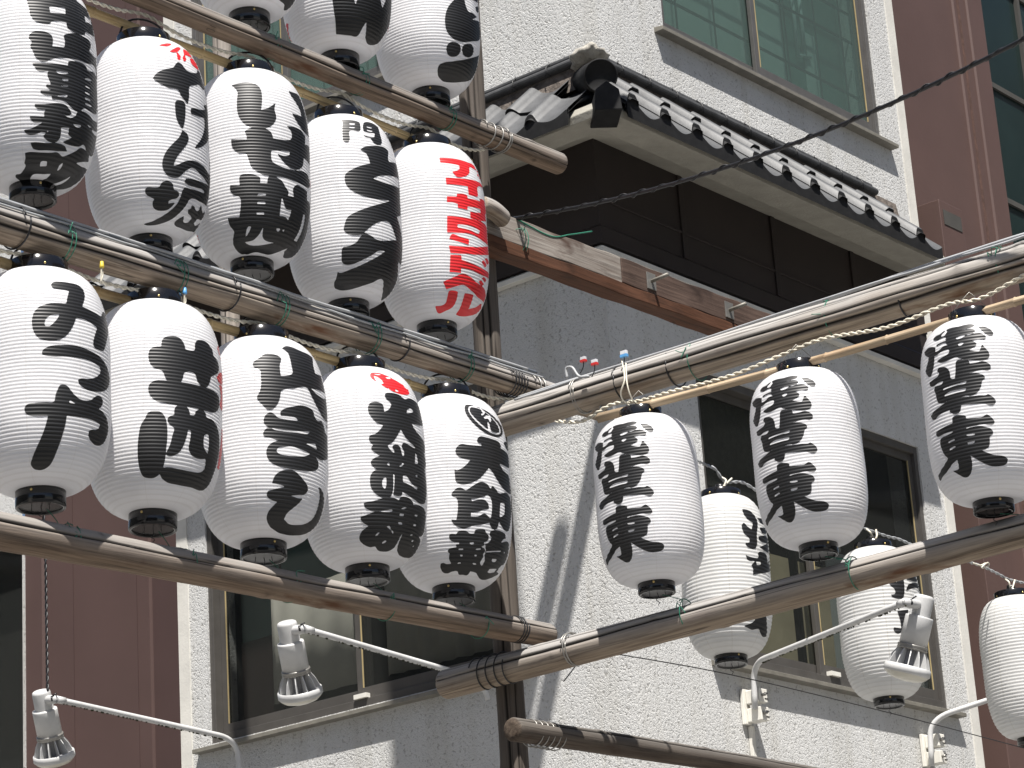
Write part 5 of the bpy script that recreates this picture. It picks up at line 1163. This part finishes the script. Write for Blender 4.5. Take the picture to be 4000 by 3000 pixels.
# droppers and loops at connectors
strand('plug_lead', [HB(2430, 1410, -0.06), HB(2440, 1480, -0.10), HB(2425, 1540, -0.10), HB(2450, 1580, -0.06), HB(2500, 1600, -0.01)], 0.0034, 'cord', 'white lead hanging from the blue connector down to the nearest right lantern', 'cord', CB)
strand('plug_lead', [HB(2445, 1420, -0.06), HB(2450, 1500, -0.10), HB(2470, 1560, -0.08), HB(2506, 1592, -0.01)], 0.0030, 'cord', 'second white lead beside the one from the blue connector', 'cord', CB)
def plug(px, py, mat, lab, size=0.018, off=-0.06):
    c = HB(px, py, off); q = MB()
    def fn(u, o, z): return c+BS*u+NB*o+Z*z
    q.box(fn, -size, size, -0.008, 0.008, -0.4*size, 0.35*size); e = empty('connector', c, lab, 'connector', 'cable connectors')
    q.build('shell', M_[mat], e, bevel=0.001)
    q = MB(); q.box(fn, -size*0.9, size*0.9, -0.007, 0.007, 0.36*size, 1.3*size); q.build('clear_cap', M_['clear_plug'], e, bevel=0.001)
    q = MB(); q.tube(spline([c+Z*(-0.4*size), c+Z*(-2*size)-BS*0.004, c+Z*(-3.6*size)-BS*0.02], 5), 0.0024, 6); q.build('lead', M_['wire'], e)
plug(2279, 1410, 'red_plug', 'left one of two red and clear connectors above the upper right pole', 0.013); plug(2323, 1422, 'red_plug', 'right one of two red and clear connectors above the upper right pole', 0.014)
plug(2438, 1390, 'blue_plug', 'blue and clear connector above the upper right pole', 0.016)
plug_y = HS(398, 1042, 0.03)
def drop(px, py, mat, lab):
    c = HS(px, py, 0.09); e = empty('connector', c, lab, 'connector', 'cable connectors'); q = MB()
    q.lathe([(0, 0.022), (0.006, 0.02), (0.0085, 0.0), (0.008, -0.004), (0, -0.004)], 12, 0, c); q.build('shell', M_[mat], e)
    q = MB(); q.tube(spline([c-Z*0.003, c-Z*0.03+AS*0.004, c-Z*0.055-AS*0.002, c-Z*0.07+AS*0.02], 5), 0.0026, 6); q.tube(spline([c-Z*0.003-AS*0.002, c-Z*0.03-AS*0.004, c-Z*0.06-AS*0.006], 5), 0.0024, 6); q.build('lead', M_['cord'], e)
drop(398, 1042, 'yellow_plug', 'yellow crimp connector under the middle left pole'); drop(722, 1144, 'blue_plug', 'blue crimp connector under the middle left pole')
# heavy grey tail hanging at corner end of cables
strand('cable', [SB(0.10, 5.07, -0.06), SB(0.02, 5.045, -0.07), SB(-0.05, 5.02, -0.05), SA(0.10, 5.0, 0.08), SA(0.02, 5.03, 0.10)], 0.0062, 'cable_grey', 'grey cable loop turning round the end of the upper right pole', 'cable', CB)
strand('cable', [HB(2215, 1475, -0.06), HB(2212, 1440, -0.06), HB(2235, 1436, -0.06), HB(2262, 1470, -0.06), HB(2300, 1470, -0.06)], 0.006, 'cable_grey', 'short curled grey cable end standing above the upper right pole', 'cable', CB)
# green twine ties
GT = 'green twine ties on the poles'
def twine(c, ax, r, label, tail=0.05, turns=2.0, seed=0):
    rs = np.random.default_rng(seed); q = MB()
    q.tube(ring_pts(c, ax, r, 0.9, 0.9+2*math.pi*turns, int(22*turns), 0.018), 0.0021, 5)
    k = c+Z*r*0.3-ring_dir(ax)*r*0.97
    for j in range(2): q.tube(spline([k, k+v3(rs.uniform(-.02, .02), -0.005, rs.uniform(-.02, .03)), k+v3(rs.uniform(-.04, .04), -0.004, rs.uniform(-.03, .04))], 5), 0.0017, 5)
    return tag(q.build('twine_tie', M_['green']), label, 'twine', GT)
def ring_dir(ax): u = np.cross(Z, ax); return u/np.linalg.norm(u)
for i, t in enumerate((-1.30, -0.80, -0.27)): twine(SA(t+0.02, 6.278, 0.03), AS, 0.051, ['green twine on the upper left pole below the leftmost top lantern', 'green twine on the upper left pole below the W lettered lantern', 'green twine on the upper left pole below the two dotted lantern'][i], seed=i)
for i, t in enumerate((-2.36, -1.83, -1.31, -0.80, -0.25)): twine(SA(t, 5.163, 0.03), AS, (0.074, 0.072, 0.069, 0.065, 0.062)[i], ['green twine on the middle left pole above the みつや lantern', 'green twine on the middle left pole above the second lower lantern', 'green twine on the middle left pole above the third lower lantern', 'green twine on the middle left pole above the red crest lantern', 'green twine on the middle left pole above the black crest lantern'][i], seed=10+i)
for i, t in enumerate((-2.33, -1.80, -1.28, -0.77, -0.23)): twine(SA(t, 4.075, 0.03), AS, 0.063-0.003*i, ['green twine on the lower left pole under the みつや lantern', 'green twine on the lower left pole under the second lantern', 'green twine on the lower left pole under the hook stroke lantern', 'green twine on the lower left pole under the red crest lantern', 'green twine on the lower left pole under the black crest lantern'][i], turns=1.0, seed=20+i)
for i, t in enumerate((0.98, 1.62, 2.36)): twine(SB(t, 4.99, -0.06), BS, 0.076, ['green twine on the upper right pole by the blue connector', 'green twine in the middle of the upper right pole', 'green twine on the upper right pole above the right edge lantern'][i], turns=1.0, seed=30+i)
for i, t in enumerate((0.83, 1.60, 2.37)): twine(SB(t, 3.995, -0.06), BS, 0.064, ['green twine on the lower right pole under the left 浅草東 lantern', 'green twine on the lower right pole under the middle 浅草東 lantern', 'green twine on the lower right pole under the right edge lantern'][i], turns=1.0, seed=40+i)
twine(SA(0.245, 5.865, -0.065), AS, 0.085, 'green twine round the squared beam where the black cable starts', seed=50)
strand('loose_twine', [SA(0.24, 5.95, 0.0), HS(2150, 922, 0), HS(2230, 916, 0), HS(2312, 904, 0)], 0.0035, 'green', 'loose pale green twine end sticking out from the squared beam', 'twine')
# thin green/black threads from the lantern feet to the poles
TH = 'threads tying lantern feet to the poles'
for key, lab in (('L1', 'みつや'), ('L2', 'second lower'), ('L3', 'hook stroke'), ('L4', 'red crest'), ('L5', 'black crest'), ('R1', 'left 浅草東'), ('R2', 'middle 浅草東'), ('R3', 'right edge'), ('T1', 'leftmost top'), ('T2', 'W lettered'), ('T3', 'two dotted')):
    pb, x, y, up = lantern_frame(key)
    if key[0] == 'R': t = (pb-S) @ BS; e = SB(t+0.07, 3.995+0.062, -0.06)
    elif key[0] == 'T': t = (pb-S) @ AS; e = SA(t+0.03, 6.278+0.048, 0.03)
    else: t = (pb-S) @ AS; e = SA(t+0.05, 4.075+0.058, 0.03)
    strand('tie_thread', [pb-up*0.002+x*0.02, pb*0.5+e*0.5+x*0.012, e, e-Z*0.03-y*0.03], 0.0017, 'green', f'green thread from the foot of the {lab} lantern to its pole', 'thread', TH, n=6, seg=5)
# black service cable to the upper right
cp = [SA(0.24, 5.965, -0.03), HB(2600, 742, -0.3), HB(3200, 480, -1.2), HB(4000, 152, -2.0)]
q0 = cp[0]; d1 = ray(4000, 152); q1 = CAM+d1*(8.6/d1[1]); pts = []
for f in np.linspace(0, 1.25, 60):
    p = q0+(q1-q0)*f; pts.append(p-Z*0.10*4*f*(1-min(f, 1)))
q = MB(); q.tube(pts, 0.0085, 8)
wr = []
for i in range(500):
    f = i/500*1.25; p = q0+(q1-q0)*f-Z*0.10*4*f*(1-min(f, 1)); a_ = f*150
    wr.append(p+0.0098*(math.cos(a_)*Z+math.sin(a_)*v3(0.4, 0.9, 0))*(1+0.15*math.sin(f*31)))
ec = empty('service_cable', q0, 'twisted black service cable running from the beam up to the right edge', 'cable')
q.build('core', M_['wire'], ec); q = MB(); q.tube(wr, 0.0034, 5); q.build('spiral_wrap', M_['hoop'], ec)

# back row: support wire above, thin wire below
twisted('support_cord', [SB(0.50, 4.94, -0.06), SB(0.53, 4.90, -0.03), HB(2350,1625,0.1), HB(2390,1640,.15), HS(2720, 1800, -0.2), HS(2790, 1830, -0.2), HS(2830, 1880, -0.2), HS(2900, 1885, -0.2), HS(2960, 1920, -0.2)], 0.0040, 'cable_grey', 'grey and white twisted cord carrying the older lanterns, left end', pitch=0.10)
twisted('support_cord', [HS(2960, 1920, -0.2), HS(3100, 1980, -0.2), HS(3260, 2040, -0.2), HS(3370, 2063, -0.2), HS(3420, 2080, -0.2), HS(3475, 2098, -0.2), HS(3520, 2110, -0.2), HS(3640, 2165, -0.2), HS(3740, 2185, -0.2), HS(3830, 2210, -0.2), HS(3905, 2245, -0.2), HS(3945, 2265, -0.2), HS(4060, 2290, -0.2)], 0.0040, 'cable_grey', 'grey and white twisted cord carrying the older lanterns, right part', pitch=0.10)
for (x0, y0, x1, y1, lb) in ((2836, 1865, 2818, 1915, 'over the left older lantern'), (3400, 2066, 3415, 2110, 'over the middle older lantern'), (3942, 2262, 3946, 2310, 'over the plain older lantern')):
    strand('cord_knot', [HS(x0-16, y0, -0.2), HS(x0, y0+14, -0.2+0.03), HS(x1, y1, -0.2+0.02), HS(x1+10, y1-16, -0.2+0.03), HS(x0+22, y0+4, -0.2)], 0.0050, 'cord', f'white knotted cord loop {lb}', 'cord', 'knots over the older lanterns')
strand('cord_bow', [HS(3802, 2200, -0.2+.03), HS(3830, 2208, -0.2+.04), HS(3850, 2200, -0.2+.05), HS(3835, 2218, -0.2+.05), HS(3862, 2210, -0.2+.04), HS(3858, 2198, -0.2+.05), HS(3838, 2214, -0.2+.04)], 0.0040, 'cord', 'small white bow of cord left of the plain older lantern', 'cord')
strand('guide_wire', [SA(0.35, 3.93, -0.02), HS(2312, 2534, -0.12), HS(2400, 2553, -0.2), HS(2860, 2637, -0.2), HS(3480, 2786, -0.2), HS(4000, 2922, -0.2), HS(4300, 3000, -0.2)], 0.0026, 'wire', 'thin black wire running under the older lanterns', 'wire')
# cables on the left walls
strand('drop_cable', [L(4.98, 0.03, 6.2), L(4.98, 0.03, 5.0), L(4.99, 0.03, 4.0), L(5.05, 0.03, 3.2)], 0.0085, 'cable_grey', 'grey vertical cable at the far left edge in front of the dark window', 'cable')

# ================================================================== FLOODLIGHTS
FL = 'white arm-mounted floodlights'
def floodlight(label, fn_hit, base, bend, joint, head_top, lens, wall_out, arm_r=0.0155, along=None, mount_plate=True, dirv=None, moss=True):
    root = empty('floodlight', base, label, 'floodlight', FL)
    q = MB(); pts = [np.asarray(p) for p in base_arm(base, bend, joint)]; q.tube(pts, arm_r, 12); arm = q.build('arm', M_['lamp_white'], root)
    ax = (lens-head_top); Lh = np.linalg.norm(ax); ax /= Lh
    q = MB(); q.lathe([(0.0, -0.006), (0.038, -0.005), (0.046, 0.0), (0.049, 0.010), (0.050, 0.118)], 28, 0, head_top, ax); q.build('socket_cover', M_['lamp_white'], root, sharp=35)
    q = MB(); q.lathe([(0.045, 0.095), (0.064, 0.097), (0.066, 0.104), (0.066, 0.235), (0.0, 0.236)], 28, 0, head_top, ax); q.build('lamp_holder', M_['lamp_white'], root, sharp=35)
    q = MB(); q.lathe([(0.060, 0.232), (0.071, 0.234), (0.072, 0.240), (0.069, 0.245), (0.072, 0.250), (0.070, 0.257), (0.058, 0.258)], 28, 0, head_top, ax); q.build('clamp_ring', M_['steel'], root)
    q = MB(); q.lathe([(0.103, 0.333), (0.109, 0.336), (0.111, 0.365), (0.104, 0.372), (0.09, 0.370), (0.09, 0.340), (0.103, 0.333)], 36, 0, head_top, ax); q.build('rim', M_['lamp_white'], root, sharp=35)
    q = MB(); q.lathe([(0.050, 0.25), (0.047, 0.27), (0.045, 0.31), (0.050, 0.338), (0.092, 0.345)], 30, 0, head_top, ax); refl = q.build('heat_sink', M_['lamp_core'], root)
    u = np.cross(ax, v3(0, 1, 0)); u /= np.linalg.norm(u); w = np.cross(ax, u)
    for k in range(12):
        a_ = 2*math.pi*k/12+0.1; rd = math.cos(a_)*u+math.sin(a_)*w; tn = np.cross(ax, rd)*0.0024
        prof = [(0.044, 0.256), (0.067, 0.256), (0.088, 0.29), (0.106, 0.338), (0.050, 0.342)]; q = MB()
        vs = [head_top+ax*z+rd*r+s*tn for s in (-1, 1) for r, z in prof]; n = 5
        q.add(vs, [(i, (i+1) % n, (i+1) % n+n, i+n) for i in range(n)]+[tuple(range(n))[::-1], tuple(range(n, 2*n))]); q.build('fin', M_['lamp_white'], refl)
    q = MB(); q.lathe([(0.106, 0.368), (0.100, 0.378), (0.082, 0.392), (0.05, 0.402), (0.0, 0.406)], 36, 0, head_top, ax); q.build('lens', M_['lamp_lens'], root)
    # knuckle between arm end and socket
    kn = head_top+ax*0.045; q = MB(); q.tube([joint, kn*0.35+joint*0.65, kn], [0.021, 0.024, 0.020], 14); q.tube([joint-(pts[-1]-pts[-3])/np.linalg.norm(pts[-1]-pts[-3])*0.05, joint], 0.0195, 14); q.build('knuckle', M_['lamp_white'], root)
    q = MB(); jm = joint*0.7+kn*0.3; q.tube([jm+v3(0.0, -0.028, 0.012), jm+v3(0.004, -0.034, -0.014)], 0.0055, 8); q.tube([jm+v3(0.006, -0.034, 0.012), jm+v3(0.028, -0.036, 0.024)], 0.004, 6); q.build('wing_screw', M_['hoop'], root)
    if moss:      # grime along the underside of the arm
        q = MB(); rs = np.random.default_rng(int(abs(base[0])*1000) % 97)
        st = pts[len(pts)//2:]
        for i in range(len(st)-1):
            for j in range(10):
                p = st[i]+(st[i+1]-st[i])*rs.uniform(); r_ = rs.uniform(0.0018, 0.005); q.tube([p-Z*arm_r*0.94+v3(rs.uniform(-1, 1), rs.uniform(-1, 0), 0)*0.003, p-Z*(arm_r+r_)+v3(0.002, -0.004, 0)], r_, 5)
        o = q.build('grime', M_['moss'], root); o['kind'] = 'stuff'
    return root
M_['moss'] = simple('dark_moss', (0.035, 0.035, 0.015), 0.95, var=0.5, vscale=80)
def base_arm(base, bend, joint):
    b0, b1, j = np.asarray(base, float), np.asarray(bend, float), np.asarray(joint, float)
    up = b1-b0; pre = b1-up/np.linalg.norm(up)*0.10; d = (j-b1)/np.linalg.norm(j-b1); post_ = b1+d*0.13
    out = [b0, b0*0.5+pre*0.5, pre]
    for t in np.linspace(0.12, 0.88, 7): out.append(pre*(1-t)**2+b1*2*t*(1-t)+post_*t*t)
    out += [post_+(j-post_)*f for f in np.linspace(0, 1, 8)]; return out
def at_l(px, py, o): return HL(px, py, o)
def at_r(px, py, o): return HR(px, py, o)
# left facade lamps: bracket near the wall, head about 1.3 m out
def lamp_left(lab, jx, jy, tx, ty_, lx, ly, out=1.30, base=None, bend=None):
    b1 = bend; floodlight(lab, None, base, b1, HL(jx, jy, out), HL(tx, ty_, out+0.01), HL(lx, ly, out-0.15), None)
lamp_left('white floodlight at the bottom left corner in front of the mauve wall', 222, 2732, 160, 2702, 216, 2975, 1.30, HL(940, 3060, 0.09), HL(925, 2888, 0.10))
lamp_left('white floodlight in front of the lower left window, shaded', 1190, 2456, 1120, 2432, 1178, 2735, 1.30, HL(1905, 2720, 0.10), HL(1893, 2660, 0.11))
def lamp_right(lab, jx, jy, tx, ty_, lx, ly, base, bend, out=1.45, **k):
    floodlight(lab, None, base, bend, HR(jx, jy, out), HR(tx, ty_, out+0.01), HR(lx, ly, out-0.12), None, **k)
lamp_right('white floodlight at lower right hanging in front of an older lantern', 3535, 2352, 3610, 2330, 3543, 2622, HR(2950, 2770, 0.09), HR(2942, 2590, 0.10))
lamp_right('floodlight whose curved arm disappears behind the plain older lantern', 4240, 2610, 4310, 2590, 4250, 2880, HR(3640, 2990, 0.09), HR(3630, 2810, 0.10), out=0.9, moss=False)
# clamps of the right arms
def bracket(px, py, lab):
    c = HR(px, py, 0.02); a_, z_ = (c-C) @ A, c[2]; e = empty('wall_bracket', c, lab, 'bracket', 'white wall brackets of the floodlights')
    q = MB(); q.box(R, a_-0.06, a_-0.005, 0.004, 0.025, z_-0.092, z_+0.092); q.build('back_plate', M_['white_trim'], e, bevel=0.003)
    for dz in (0.047, -0.047):
        q = MB(); q.box(R, a_-0.04, a_+0.028, 0.026, 0.115, z_+dz-0.036, z_+dz+0.036); q.build('clamp', M_['white_trim'], e, bevel=0.004)
        q = MB(); q.tube([R(a_-0.022, 0.114, z_+dz), R(a_-0.022, 0.138, z_+dz)], 0.008, 8); q.build('bolt', M_['steel'], e)
        for s in (0.015, -0.015):
            q = MB(); q.box(R, a_-0.0, a_+0.030, 0.095, 0.117, z_+dz+s-0.0025, z_+dz+s+0.0025); q.build('band', M_['hoop'], e)
    return a_, z_
for (px, py, lab) in ((2930, 2765, 'white wall bracket holding the floodlight arm on the lit wall'), (3628, 2935, 'white wall bracket at the lower right near the wall edge')):
    a_, z_ = bracket(px, py, lab)
    if px < 3000:
        q = MB(); q.box(R, a_-0.012, a_+0.018, 0.002, 0.024, 2.8, z_-0.095); tag(q.build('cable_conduit', M_['white_trim'], bevel=0.003), 'white conduit running down the wall below the left bracket', 'conduit')
# twisted black lead above the bottom left lamp
twisted('twisted_lead', [HL(170, 1990, 1.25), HL(178, 2200, 1.25), HL(182, 2450, 1.27), HL(186, 2700, 1.30)], 0.0042, 'wire', 'black twisted lead hanging down to the bottom left floodlight', group=None, pitch=0.09)
